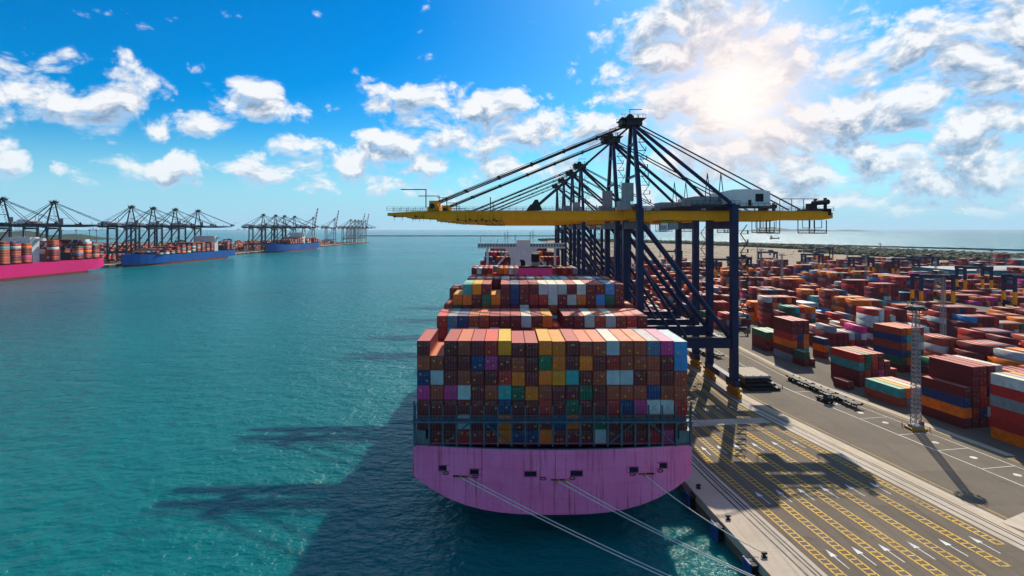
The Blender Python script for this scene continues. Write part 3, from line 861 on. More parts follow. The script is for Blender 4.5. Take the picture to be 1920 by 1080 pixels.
for x, h, in ((-9.6, 6.5), (-8, 7.5), (-3.6, 5), (5.4, 7), (7, 8), (-24, 4), (15, 3), (20, 3), (-14, 2.5)):
    mb = MB(); mb.tube([(ax + x, ay + 3, zc(456)), (ax + x, ay + 3, zc(456) + h)], .12, 5)
    if h > 4:
        for q_ in (.4, .6, .8): mb.box(ax + x - .7, ax + x + .7, ay + 2.9, ay + 3.1, zc(456) + h * q_, zc(456) + h * q_ + .18)
    mb.build('radar_mast', M['dsteel'], ship)

# mooring ropes
def rope(p0, p1, sag, label):
    p0 = Vector(p0); p1 = Vector(p1); pts = []
    for i in range(25):
        t = i / 24; p = p0.lerp(p1, t); p.z -= sag * 4 * t * (1 - t); pts.append(p)
    tag(MB().tube(pts, .075, 6).build('mooring_rope', M['rope']), label, 'rope', 'stern mooring ropes')
def fpos(i, fr):
    xa, xb, y, z = FAIR[i]; return (SX + xa + (xb - xa) * fr, 97 + y - .3, SEA + z)
far1 = Vector((WX(38.8, 66), 66, .5)); far2 = Vector((WX(38.8, 65), 65, .5))
rope(fpos(0, .5), far1, 1.0, 'pale mooring rope from the left fairlead, the lower of its pair')
rope(fpos(0, .93), far1 + Vector((.2, .8, 0)), 1.0, 'pale mooring rope from the left fairlead, the upper of its pair')
rope(fpos(1, .42), BOL[0], .8, 'pale mooring rope from the middle fairlead, the lower of its pair')
rope(fpos(1, .9), BOL[0] + Vector((.15, .3, 0)), .8, 'pale mooring rope from the middle fairlead, the upper of its pair')
rope(fpos(2, .4), BOL[1], .8, 'single pale mooring rope from the right fairlead down to the quay')

# --------------------------------------------------- ship-to-shore cranes
def build_crane(col_leg, col_boom, detail=True, navy_boom=False, out=83.0, back=36.0, up=False):
    e = empty('gantry_crane')
    G, Yh = 30.4, 10.5
    zb, zt = 56.6, 59.7
    LM, BM_ = M[col_leg], M[col_boom]
    for x in (0, G):
        for y in (-Yh, Yh):
            lg = MB()
            lg.beam((x, y, 16.0), (x, y, 60.5 if x == 0 else 61.5), 2.0, 2.5)
            lg.beam((x, y * 1.0, 16.0), (x, y * 1.0, 5.2), 2.0, 2.5, 2.4, 2.0)
            lg.build('leg', LM, e)
        MB().box(x - 1.0, x + 1.0, -Yh - 2.2, Yh + 2.2, 3.3, 5.4).build('sill_beam', LM, e)
        for y in (-Yh, Yh):
            bg = MB(); 
            bg.box(x - .75, x + .75, y - 4.6, y + 4.6, 2.3, 3.2)
            for k in range(8):
                yy = y - 4.2 + k * 1.2
                bg.tube([(x - .5, yy, .52), (x + .5, yy, .52)], .5, 10)
            for k in range(4):
                yy = y - 3.6 + k * 2.4; bg.box(x - .62, x + .62, yy - 1.0, yy + 1.0, .6, 1.5); bg.box(x - .4, x + .4, yy - .3, yy + .3, 1.5, 2.3)
            bg.build('bogie', M['yellow2'], e)
        MB().box(x - .9, x + .9, -Yh + 1.2, Yh - 1.2, 14.6, 16.6).build('tie_beam', LM, e)
        MB().box(x - .9, x + .9, -Yh + 1.2, Yh - 1.2, 53.6, 56.2).build('upper_tie_beam', LM, e)
    for y in (-Yh, Yh):
        MB().box(1.2, G - 1.2, y - .95, y + .95, 15.3, 18.6).build('portal_beam', LM, e)
        MB().tube([(1.0, y, 55.0), (G - 1.0, y, 18.2)], .85, 10).build('diagonal_brace', LM, e)
        MB().tube([(1.0, y * .98, 40.5), (15.0, y * .98, 18.4)], .5, 8).build('lower_brace', LM, e)
    # walkway with rail on the portal beam
    mb = MB(); mb.box(1.2, G - 1.2, -Yh - 2.0, -Yh - 1.0, 18.6, 18.75)
    for k in range(14): x = 1.5 + k * 2.1; mb.box(x, x + .07, -Yh - 2.0, -Yh - 1.93, 18.7, 19.9)
    mb.box(1.2, G - 1.2, -Yh - 2.0, -Yh - 1.93, 19.85, 19.93); mb.build('portal_walkway', M['dsteel'], e)
    # apex
    ax_, az_ = 0.0, 89.0
    for y in (-Yh, Yh):
        MB().beam((0, y, 60.5), (ax_, math.copysign(2.2, y), az_), 1.5, 1.7, 1.1, 1.3).build('mast_leg', LM, e)
        MB().tube([(ax_ + .8, math.copysign(2.0, y), az_ - .6), (G, math.copysign(8.2, y), 62)], .62, 8).build('back_leg', LM, e)
        MB().tube([(ax_ + .8, math.copysign(1.6, y), az_ + .6), (G + 25, math.copysign(3.6, y), zt + .5)], .25, 6).build('backstay', M['cable'], e)
        ys_ = math.copysign(3.4, y)
        if not up:
            f = MB(); f.tube([(-1, math.copysign(1.6, y), az_ + .3), (-68, ys_, zt + 2.2)], .26, 6); f.tube([(-1, math.copysign(1.4, y), az_ + 1.2), (-67, ys_, zt + 3)], .10, 5)
            for k in range(1, 6): t = k / 6; f.box(-1 - 67 * t - .6, -1 - 67 * t + .6, math.copysign(1.6 + 1.8 * t, y) - .4, math.copysign(1.6 + 1.8 * t, y) + .4, az_ + .3 - t * (az_ - zt - 2) - .35, az_ + .3 - t * (az_ - zt - 2) + .35)
            f.build('outer_forestay', M['cable'], e)
            MB().tube([(-1, math.copysign(1.5, y), az_ - .4), (-33, ys_, zt + 1.2)], .34, 6).build('inner_forestay', M['cable'], e)
    ap = MB(); ap.box(-2.6, 2.6, -3.6, 3.6, az_ - .4, az_ + 1.6); ap.box(-4.6, 3.6, -4.4, 4.4, az_ + 1.6, az_ + 1.85); ap.box(-4.2, -2.2, -3, 3, az_ - .1, az_ + 1.4)
    ap.build('apex_head', M['dsteel'] if not navy_boom else LM, e)
    ar = MB()
    for k in range(9):
        x = -4.5 + k * 1.0
        for y in (-4.3, 4.3): ar.box(x, x + .1, y - .05, y + .05, az_ + 1.8, az_ + 3.1)
    for y in (-4.3, 4.3): ar.box(-4.6, 3.6, y - .05, y + .05, az_ + 3.0, az_ + 3.12)
    ar.tube([(-3.4, -1, az_ + 1.8), (-3.4, 1, az_ + 1.8)], 1.0, 10); ar.tube([(-1.0, -1.4, az_ + 2.4), (-1.0, 1.4, az_ + 2.4)], 1.3, 12)
    ar.box(-1.6, -1.4, -3, -2.8, az_ + 1.8, az_ + 5.0); ar.box(-1.6, 2.6, -3, -2.8, az_ + 4.8, az_ + 5.0); ar.box(2.4, 2.7, 2, 2.3, az_ + 1.8, az_ + 4.2)
    ar.build('apex_sheaves', M['dsteel'], e)
    for z in (66, 71.5, 77, 82.5):
        t = (z - 60.5) / (az_ - 60.5); yy = Yh + (2.2 - Yh) * t
        if z in (71.5, 82.5): MB().box(-.4, .4, -yy + .5, yy - .5, z - .35, z + .35).build('mast_tie', LM, e)
    # boom and girder (twin box girders)
    for y in (-3.0, 3.0):
        if not up:
            bm = MB(); w = .75
            prof = [(-out, zt - 1.7), (-out + 3, zt - 1.9), (-out + 28, zb), (-3.2, zb), (-3.2, zt), (-out + 14, zt), (-out, zt - .7)]
            nP = len(prof)
            bm.add([(x, y - w, z) for x, z in prof] + [(x, y + w, z) for x, z in prof], [tuple(range(nP - 1, -1, -1)), tuple(range(nP, 2 * nP))] + [(i, (i + 1) % nP, nP + (i + 1) % nP, nP + i) for i in range(nP)])
            for k in range(16): x = -out + 16 + k * 4.0; bm.box(x, x + .12, y - w - .06, y + w + .06, zb + .3, zt - .05)
            bm.build('boom', BM_, e)
        gm = MB(); gm.box(-2.8, G + back - 4, y - .75, y + .75, zb, zt)
        gm.add([(G + back - 4, y - .75, zb), (G + back - 4, y + .75, zb), (G + back - 4, y + .75, zt), (G + back - 4, y - .75, zt), (G + back, y - .75, zb + .6), (G + back, y + .75, zb + .6), (G + back, y + .75, zt - .6), (G + back, y - .75, zt - .6)],
               [(0, 1, 5, 4), (1, 2, 6, 5), (2, 3, 7, 6), (3, 0, 4, 7), (4, 5, 6, 7)])
        gm.build('main_girder', BM_, e)
    if up:
        for y in (-2.5, 2.5):
            d = Vector((-.17, 0, .985)); n_ = 12; p = Vector((-3, y, 58))
            for k in range(n_):
                MB().beam(p + d * (k * 5.2), p + d * ((k + 1) * 5.2), 1.6, 1.8).build('boom_segment', M['red'] if k % 2 else M['white'], e)
        f = MB().tube([(0, 0, az_), (-10.5, 0, 108)], .4, 6).build('forestay', M['cable'], e)
    hg = MB(); hg.box(-5.0, 1.8, -4.4, 4.4, zt + .02, zt + 1.4); hg.box(-4.0, .5, -5.2, -4.4, zb + .4, zt + .8); hg.build('boom_hinge', BM_, e)
    for x in (0, G):
        MB().box(x - 1.05, x + 1.05, -Yh + 1.25, Yh - 1.25, zt + .05, zt + 2.2).build('girder_hanger', LM, e)
    if not up:
        xt = MB()
        for x in (-out + 15, -60, -50, -40, -30, -20, -10): xt.box(x - .4, x + .4, -2.2, 2.2, zt - 1.4, zt - .5)
        xt.build('boom_cross_tie', BM_, e)
        ba = MB(); ba.box(-69.5, -65.5, -4.2, 4.2, zt + .02, zt + 1.4); ba.box(-69, -66, -3.9, -2.9, zt + 1.4, zt + 3.4); ba.box(-69, -66, 2.9, 3.9, zt + 1.4, zt + 3.4); ba.build('forestay_bracket', BM_ if not navy_boom else LM, e)
        bs = MB(); bs.box(-48.6, -48.3, -4, -3.7, zt, zt + 4.6); bs.build('boom_post', M['dsteel'], e)
        bs = MB(); bs.tube([(-68, -4.6, zt + 1.6), (-68, 4.6, zt + 1.6)], .9, 10); bs.build('tip_sheave', M['dsteel'], e)
        bs = MB(); bs.box(-34.5, -31.5, -4.2, 4.2, zt + .3, zt + 1.6)
        bs.add([(-36, -3.6, zt + .2), (-31, -3.6, zt + .2), (-32.5, -3.6, zt + 3.8), (-33.5, -3.6, zt + 3.8), (-36, -3.3, zt + .2), (-31, -3.3, zt + .2), (-32.5, -3.3, zt + 3.8), (-33.5, -3.3, zt + 3.8)], [(0, 1, 2, 3), (7, 6, 5, 4), (0, 3, 7, 4), (1, 5, 6, 2)])
        bs.build('inner_stay_anchor', M['dsteel'], e)
        bs = MB(); bs.box(-63.2, -62.9, -4, -3.7, zt + .2, zt + 4.5); bs.box(-66.5, -62.9, -4, -3.7, zt + 4.3, zt + 4.5); bs.build('lamp_arm', M['dsteel'], e)
        bs = MB(); bs.box(-70.2, -69.9, -4, -3.7, zt + 1, zt + 7.2); bs.box(-78.5, -69.9, -4, -3.7, zt + 7, zt + 7.3)
        bs.build('tip_arm', M['dsteel'], e)
    # walkway and railing along boom and girder
    wr = MB(); x0 = -out if not up else -2; x1 = G + back
    for y, s in ((-4.7, -1), (4.7, 1)):
        wr.box(x0, x1, y - .4, y + .4, zt - .35 if False else zt + .1, zt + .18)
        x = x0
        while x < x1: wr.box(x - .05, x + .05, y + s * .35 - .04, y + s * .35 + .04, zt + .15, zt + 1.3); x += 2.4
        for z in (.7, 1.25): wr.box(x0, x1, y + s * .35 - .04, y + s * .35 + .04, zt + z, zt + z + .07)
    wr.build('walkway_railing', M['dsteel'], e)
    # small lights and brackets under the boom
    if detail and not up:
        us = MB()
        for x in (-79, -72, -58, -54, -50, -46):
            us.box(x - 1.7, x + 1.7, -5.4, -4.6, zb - (0.2 if x > -62 else -.9), zb - (0.05 if x > -62 else -1.05)); us.box(x - 1.5, x - 1.4, -5, -4.9, zb - .2, zb + 1.9); us.box(x + 1.2, x + 1.3, -5, -4.9, zb - .2, zb + 1.9)
            us.box(x - 1.6, x - .8, -5.6, -5.1, zb - .1 + (1 if x < -62 else 0), zb + .4 + (1 if x < -62 else 0))
        us.build('boom_lamp_bracket', M['dsteel'], e)
    # machinery house
    mh = MB(); prof = [(28.5, zt + 1.5), (44.5, zt + 1.5), (44.5, zt + 6.4), (42, zt + 6.9), (37, zt + 7.2), (32, zt + 7.0), (28.5, zt + 6.3)]
    nP = len(prof)
    mh.add([(x, -5.6, z) for x, z in prof] + [(x, 5.6, z) for x, z in prof], [tuple(range(nP)), tuple(range(2 * nP - 1, nP - 1, -1))] + [(i, nP + i, nP + (i + 1) % nP, (i + 1) % nP) for i in range(nP)])
    house = mh.build('machinery_house', M['white'], e)
    MB().box(18.5, 28.3, -5.0, 5.0, zt + 1.5, zt + 4.6).build('winch_room', M['gsteel'], e)
    MB().box(39.6, 42.2, -5.75, -5.55, zt + 3.0, zt + 5.6).build('house_window', M['black'], house)
    MB().box(37.2, 38.2, -5.75, -5.55, zt + 1.6, zt + 3.6).build('house_door', M['dsteel'], house)
    hp = MB(); hp.box(14, 46, -6.8, 6.8, zt + 1.2, zt + 1.45); hp.box(16, 34, -6.7, -6.6, zt + 3.2, zt + 3.3); hp.box(16, 46, -6.7, -6.6, zt + 2.4, zt + 2.5)
    for k in range(16): hp.box(16 + k * 2, 16.1 + k * 2, -6.7, -6.6, zt + 1.4, zt + (3.3 if k < 10 else 2.5))
    hp.box(18, 34, -6.9, -6.1, zt + 1.0, zt + 2.0)
    hp.build('house_platform', M['dsteel'], e)
    # stay posts above the house and the far-end winch
    for x in (24, 28.5): rw = MB(); rw.beam((x - 1, -5, zt + 3), (x, -4.6, zt + 12.5), .22); rw.beam((x + 1, -5, zt + 3), (x, -4.6, zt + 12.5), .22); rw.build('stay_post', M['dsteel'], e)
    rw = MB(); rw.box(G + back - 8, G + back - .8, -4, 4, zt + .2, zt + .7); rw.box(G + back - 6.2, G + back - 4.6, -1.6, 1.6, zt + .7, zt + 2.6); rw.box(G + back - 8, G + back - 7.2, -3.8, -2.4, zt + .7, zt + 1.8)
    rw.tube([(G + back - 2, -4.2, zt + 3), (G + back - 2, 4.2, zt + 3)], .9, 10); rw.box(G + back - 2.5, G + back - 1.6, -3.2, -2.6, zt + .7, zt + 4.4); rw.box(G + back - 2.5, G + back - 1.6, 2.6, 3.2, zt + .7, zt + 4.4); rw.box(G + back - 1.6, G + back - .6, -4, 4, zt - 1.5, zt + .7); rw.box(G + back - .6, G + back + 1, -1, 1, zt - 1.6, zt - .9)
    rw.build('tail_winch', M['dsteel'], e); rw = MB()
    rw.box(G + back - 18, G + back - 5, -4.1, -3.9, zt + 3.9, zt + 4.1)
    for x in (G + back - 18, G + back - 14, G + back - 10): rw.box(x, x + .15, -4.1, -3.9, zt, zt + 4)
    rw.build('tail_frame', M['dsteel'], e)
    # maintenance baskets under the back reach
    for xb_, ww in ((46.5, 4.4), (61.5, 5.8)):
        bk = MB()
        for y in (-3.5, 3.5):
            for dx in (-ww / 2, ww / 2): bk.beam((xb_ + dx, y, zb), (xb_ + dx, y, zb - 4.4), .22); bk.beam((xb_ + dx * .45, y, zb), (xb_ + dx * .45, y, zb - 2.6), .16)
            bk.beam((xb_ - ww / 2, y, zb - 4.4), (xb_ + ww / 2, y, zb - 4.4), .3); bk.beam((xb_ - ww / 2, y, zb - 3.4), (xb_ + ww / 2, y, zb - 3.4), .18); bk.beam((xb_ - ww * .22, y, zb - 2.6), (xb_ + ww * .22, y, zb - 2.6), .18)
            for k in range(5): t = -ww / 2 + ww * k / 5; bk.beam((xb_ + t, y, zb - 4.4), (xb_ + t + ww / 5, y, zb - 3.4), .1)
        bk.box(xb_ - ww / 2, xb_ + ww / 2, -3.5, 3.5, zb - 4.5, zb - 4.42)
        bk.build('maintenance_basket', M['dsteel'], e)
    # trolley, cab, head block
    tr = MB(); tr.box(8, 14.5, -3.9, 3.9, zb - 1.0, zb - .25); tr.box(9, 13.5, -2.2, 2.2, zb - .25, zb + .6); tr.build('trolley', M['yellow2'], e)
    cb = MB(); cb.box(8.4, 10.8, -5.0, -2.4, zb - 3.6, zb - 1.0); cb = cb.build('operator_cab', M['white'], e)
    MB().box(8.35, 10.3, -5.06, -4.98, zb - 3.2, zb - 1.8).build('cab_window', M['glass'], cb)
    MB().box(11.2, 14.2, -4.8, -2.6, zb - 3.2, zb - 1.0).build('electric_cabinet', M['gsteel'], e)
    # stairs up the far legs
    st = MB()
    for (lx, z0, z1, s) in ((0, 62, 86, 1), (G, 19, 55, 1)):
        z = z0; k = 0
        while z < z1:
            yo = -Yh - 1.2 if lx else -Yh * (1 - (z - 60.5) / 32) + 1.2
            xo = lx + 1.4
            st.box(xo, xo + 2.6, yo - .5, yo + .5, z, z + .12); st.beam((xo + (.2 if k % 2 else 2.3), yo, z), (xo + (2.3 if k % 2 else .2), yo, z + 3.0), .5, .12)
            st.box(xo + 2.5, xo + 2.56, yo - .5, yo + .5, z, z + 1.2); st.box(xo, xo + 2.6, yo - .5, yo - .45, z + 1.1, z + 1.18)
            z += 3.0; k += 1
    st.build('stairs', M['dsteel'], e)
    el_ = MB(); el_.box(-6.5, -2.5, -Yh + 2.2, -Yh + 5.2, zt + .2, zt + 3.0); el_.box(-5.5, -1.5, -Yh + 2, -Yh + 2.2, zt + 3, zt + 9)
    el_.build('electric_house', M['gsteel'], e)
    mb = MB().box(2.2, 2.4, -Yh + 3, Yh - 3, 6.2, 8.4).build('sign_board', M['white'], e) if False else None
    MB().box(G - .05 - 1.08, G - 1.02, -Yh + 4, -Yh + 9, 3.6, 5.2).build('name_board', M['white'], e)
    return e

c1 = build_crane('navy', 'yellow')
c1.location = (43, 185.5, 0)
tag(c1, 'navy gantry crane with yellow boom over the ship, tallest and closest of the row', 'crane', 'gantry cranes along the quay')
KIDS[c1.name] = list(c1.children)
lab = ['second navy gantry crane from the camera, its boom just behind the first', 'third navy gantry crane from the camera, beside the ship accommodation', 'fourth navy gantry crane along the quay from the camera', 'fifth navy gantry crane along the quay from the camera', 'last and smallest navy gantry crane at the far end of the quay row']
for y, lb in zip((221, 314, 355, 408, 462), lab):
    c = copy_tree(c1); c.location = (43, y, 0); tag(c, lb)

# --------------------------------------------------- yard
YROT = math.atan(.2)
def block(X0, Y0, rz, cols, phrase, L_=CL, door=True, hc=2.75, indiv=True):
    ux, uy = math.cos(rz), math.sin(rz); vx, vy = math.sin(rz), -math.cos(rz)
    for i, colr in enumerate(cols):
        n_ = len(colr)
        for t, ch in enumerate(colr):
            if ch == '.': continue
            d = (i + .5) * 2.62 + .02
            j = random.uniform(-.12, .12)
            x = X0 + ux * d + vx * (L_ / 2 + j); y = Y0 + uy * d + vy * (L_ / 2 + j)
            z = (n_ - 1 - t) * hc + .02
            if indiv:
                container(x, y, z, rz, ch, '%s container, %s, %s down, stack %s' % (PAL[ch][1], phrase, ORD[t], ('one', 'two', 'three', 'four', 'five', 'six')[i]), 'containers in the yard near the quay', L_, hc - .01, door)
            else: mass(x, y, z, rz, ch, L_, hc - .01)
    FOOT.append((X0 + ux * len(cols) * 1.31 + vx * L_ / 2, Y0 + uy * len(cols) * 1.31 + vy * L_ / 2, len(cols) * 1.31 + 2.0, L_ / 2 + 1.5))
FOOT = []
block(124.6, 139.7, YROT, ['WRSRRO', 'SMMBRM', 'OMRMBM', 'PMMRMM'], 'tall block cut by the right frame edge')
block(120, 157, YROT, ['MNOM', 'MMMMRM', 'MMBRNM', 'MMNRWR', 'WRMRRO'], 'tall block right behind the lattice mast')
block(115.4, 174.8, YROT, ['TB', 'OS', 'WM', 'KM'], 'low two-high block left of the mast')
block(116.8, 195.5, YROT, ['RTMM', 'GGRM', 'BRMN', 'MMPN', 'MMR', 'MM'], 'stepped block between trailers and mast')
block(114.6, 217, YROT, ['GM', 'M'], 'small green-topped pair near the road', 6.06)
block(144.6, 214, YROT, ['BNBNGM', 'OTOGOM', 'RMNMBM', 'RSWGOB'], 'six-high block left beyond the mast')
block(113.6, 231, YROT * .6, ['MMROMS', 'MMNMGM', 'MMOOTM'], 'six-high narrow block near the road')
block(113, 250, YROT * .3, ['GMM', 'TRN', 'GMM'], 'low green-topped block beside the road')
block(129.5, 229.5, YROT, ['NOM'], 'lone navy-topped short stack', 6.06)
block(141, 305, 0, ['WMMBRB', 'BOSMOM', 'MWOMOM', 'MNNMBM', 'OGGMMM', 'MMMMBM'], 'distant', door=False, indiv=False)
block(112, 186.0, YROT, ['M'], 'alone on the ground before the stepped block', 6.06)

def free(x, y, rx, ry):
    for (fx_, fy_, fw, fl) in FOOT:
        if abs(x - fx_) < fw + rx and abs(y - fy_) < fl + ry: return False
    return True
RTGP = [(286, 378), (383, 457), (345, 372), (472, 625), (388, 610), (420, 585), (222, 578), (252, 612), (378, 690)]
for (rx_, ry_) in RTGP: FOOT.append((rx_ + 11, ry_, 13, 3))
for j in range(26):
    a0 = 113.5 + j * 27.0
    bt = random.random()
    for i in range(62):
        y = 150 + i * 13.0
        if y > 760 + 60 * math.sin(j * 1.7): continue
        xc = WX(a0, y) + 8
        if xc > y * .99 + 25: continue
        if xc / y < .13 : continue
        rz = YROT if y < 195 else (YROT * .5 if y < 215 else 0.0)
        if y < 262 and j == 0: continue
        if not free(xc, y, 8, 6.5): continue
        lv = .5 + .5 * math.sin(i * .55 + j * 2.1) + random.uniform(-.35, .35)
        if (i + j * 3) % 7 == 5 or (i - j) % 13 == 4: continue
        if lv < .05 and y > 260: continue
        hmax = max(1, min(6, int(1.6 + lv * 4.6)))
        if y < 215: hmax = min(hmax, 4)
        if any(abs(xc - rx_ - 11 + (ry_ - y) * .75) < 34 and 0 < ry_ - y < 95 for rx_, ry_ in RTGP): hmax = min(hmax, 2)
        dom = rk()
        for c in range(6):
            h = max(0, hmax - random.choice([0, 0, 0, 0, 0, 1, 1, 2]))
            if y > 500 and h > 0: h = max(h, hmax - 1)
            L_ = CL
            ux, uy = math.cos(rz), math.sin(rz); d = (c - 2.5) * 2.62
            for t in range(h):
                mass(xc + ux * d, y + uy * d, t * 2.75 + .02, rz, dom if random.random() < .33 else rk(), L_, 2.74)
# stacks by the blue quay cranes, beside the apron
for (a0, y0, y1, hm) in ((86, 300, 420, 3), (100, 330, 600, 5), (80, 470, 640, 4)):
    y = y0
    while y < y1:
        if random.random() < .75:
            hh = random.randint(2, hm)
            for c in range(4):
                for t in range(max(1, hh - random.choice([0, 0, 1, 2]))): mass(a0 + c * 2.62, y, t * 2.75 + .02, 0, rk())
        y += 13
# --------------------------------------------------- RTG cranes
def build_rtg():
    e = empty('yard_gantry_crane')
    S_, B_, H_ = 22.0, 4.2, 22.5
    for x in (0, S_):
        for y in (-B_, B_):
            MB().box(x - .9, x + .9, y - .8, y + .8, 11.0, H_ - 2.2).build('upper_leg', M['navy'], e)
            MB().box(x - .91, x + .91, y - .81, y + .81, 2.4, 11.0).build('lower_leg', M['yellow'], e)
            w_ = MB()
            for dx in (-.35, .35): w_.tube([(x + dx - .25, y, .8), (x + dx + .25, y, .8)], .8, 12)
            w_.build('wheel', M['rubber'], e)
        MB().box(x - .5, x + .5, -B_ - 1.2, B_ + 1.2, 1.5, 2.4).build('sill_beam', M['navy'], e)
        MB().box(x - .7, x + .7, -B_ + .8, B_ - .8, H_ - 4.0, H_ - 2.4).build('tie_beam', M['navy'], e)
    for y in (-B_, B_):
        MB().box(-1.2, S_ + 1.2, y - .85, y + .85, H_ - 2.2, H_).build('top_girder', M['navy'], e)
    t = MB(); t.box(13, 18.5, -3.4, 3.4, H_ + .02, H_ + .8); t.box(14, 17.5, -2, 2, H_ + .8, H_ + 2.4); t.tube([(13.8, -2.5, H_ + 1.6), (13.8, 2.5, H_ + 1.6)], .8, 8); t.build('trolley', M['dsteel'], e)
    MB().box(12.2, 14.2, -3.2, -1.2, H_ - 5.2, H_ - 2.6).build('operator_cab', M['gsteel'], e)
    sp = MB(); sp.box(14.6, 17.0, -3, 3, H_ - 9.2, H_ - 8.6)
    for x in (15, 16.6):
        for y in (-2, 2): sp.box(x - .04, x + .04, y - .04, y + .04, H_ - 8.6, H_)
    sp.build('spreader', M['yellow2'], e)
    r = MB()
    for y in (-B_ - .7, B_ + .7):
        for k in range(12): r.box(k * 2 - .04, k * 2 + .04, y - .04, y + .04, H_, H_ + 1.1)
        r.box(-1, S_ + 1, y - .04, y + .04, H_ + 1.05, H_ + 1.12)
    r.build('railing', M['dsteel'], e)
    MB().box(-2.2, -.93, -2.5, 2.5, 2.6, 5.0).build('power_pack', M['navy'], e)
    return e
rt = build_rtg(); KIDS[rt.name] = list(rt.children)
RP = [(286, 378, 'yard gantry crane on yellow legs standing behind the lattice mast'), (383, 457, 'yard gantry crane before the teal warehouse'), (345, 372, 'yard gantry crane on yellow legs cut by the right frame edge'),
      (472, 625, 'yard gantry crane standing against the scrub belt near a light mast'), (388, 610, 'yard gantry crane in the left of a close pair on the far yard'), (420, 585, 'yard gantry crane in the right of a close pair on the far yard'),
      (520, 905, 'farthest yard gantry crane, beyond all stacks against the sea'), (222, 578, 'yard gantry crane seen just left of the nearest crane leg'), (252, 612, 'yard gantry crane seen just right of the nearest crane leg'),
      (232, 790, 'small yard gantry crane seen between the quay crane legs'), (378, 690, 'yard gantry crane standing right of the tall thin masts'), (355, 760, 'far yard gantry crane at the edge of the sandy ground')]
for i, (x, y, lb) in enumerate(RP):
    o = rt if i == 0 else copy_tree(rt)
    o.location = (x, y, .02); tag(o, lb, 'crane', 'yard gantry cranes')

# --------------------------------------------------- light masts
def build_mast(h=33.5):
    e = empty('light_mast')
    mb = MB(); w0, w1 = .85, .55; n_ = 26
    def cr(k, t): w = w0 + (w1 - w0) * t; return Vector(((1, 1, -1, -1)[k] * w, (1, -1, -1, 1)[k] * w, 1.2 + t * (h - 2)))
    for k in range(4): mb.beam(cr(k, 0), cr(k, 1), .14)
    for i in range(n_):
        t0, t1 = i / n_, (i + 1) / n_
        for k in range(4):
            k2 = (k + 1) % 4
            mb.beam(cr(k, t0), cr(k2, t1), .07); mb.beam(cr(k2, t0), cr(k, t1), .07); mb.beam(cr(k, t1), cr(k2, t1), .07)
    mb.build('lattice', M['gsteel'], e)
    hd = MB(); ring = [(1.9 * math.cos(k * math.pi / 6), 1.9 * math.sin(k * math.pi / 6), h - .6) for k in range(13)]
    hd.tube(ring, .09, 5, cap=False); hd.tube([(x, y, z + 1.1) for x, y, z in ring], .06, 5, cap=False)
    for x, y, z in ring[:12]: hd.beam((x, y, z), (x, y, z + 1.1), .07); hd.beam((x * .3, y * .3, z), (x, y, z), .09)
    hd.tube([(0, 0, h - .7), (0, 0, h - .6)], 1.8, 12); hd.beam((0, 0, h - .6), (0, 0, h + 2.0), .09)
    hd.build('head_platform', M['gsteel'], e)
    for k in range(12):
        a = (k + .5) * math.pi / 6; x, y = 2.2 * math.cos(a), 2.2 * math.sin(a)
        MB().box(x - .28, x + .28, y - .28, y + .28, h - 1.5, h - 1.0).build('floodlight', M['dsteel'], e)
    MB().box(-2.0, 2.0, -1.6, 1.6, .0, .55).build('base_block', M['yellow2'], e)
    MB().box(-1.3, 1.3, -1.3, 1.3, .55, 1.25).build('foot_plate', M['gsteel'], e)
    MB().box(1.1, 1.9, -.5, .5, .56, 2.2).build('switch_box', M['red'], e)
    g_ = MB()
    for dx in (-2.3, 2.3):
        for dy in (-1.9, 1.9): g_.tube([(dx, dy, 0), (dx, dy, 1.3)], .11, 6)
    g_.build('guard_posts', M['yellow2'], e)
    return e
m0 = build_mast(); KIDS[m0.name] = list(m0.children)
m0.location = (109.5, 145, .012); tag(m0, 'tall lattice light mast standing on the apron road in front of the stacks', 'light mast', 'lattice light masts')
MP = [(199, 247), (331, 418), (486, 543), (535, 776), (313, 472), (397, 724), (335, 724), (263, 560), (226, 445), (300, 1060), (225, 639), (440, 700)]
ML = ['second largest lattice light mast, standing amid the stacks behind the first', 'light mast rising beside a yard crane against the sea', 'light mast in front of the teal warehouse', 'light mast touching the breakwater line beside the farthest yard crane', 'light mast among stacks left of the second largest mast', 'light mast at the left of the far yard crane pair',
      'thin light mast standing before the sandy ground, left one of two', 'thin light mast standing before the sandy ground, right one of two', 'light mast rising behind the big brown container block', 'faint light mast on the sandy ground between quay crane legs', 'light mast seen between the two closest landside crane legs', 'light mast right of the yard crane near the sandy ground']
for (x, y), lb in zip(MP, ML):
    o = copy_tree(m0); o.location = (x, y, .012); tag(o, lb)

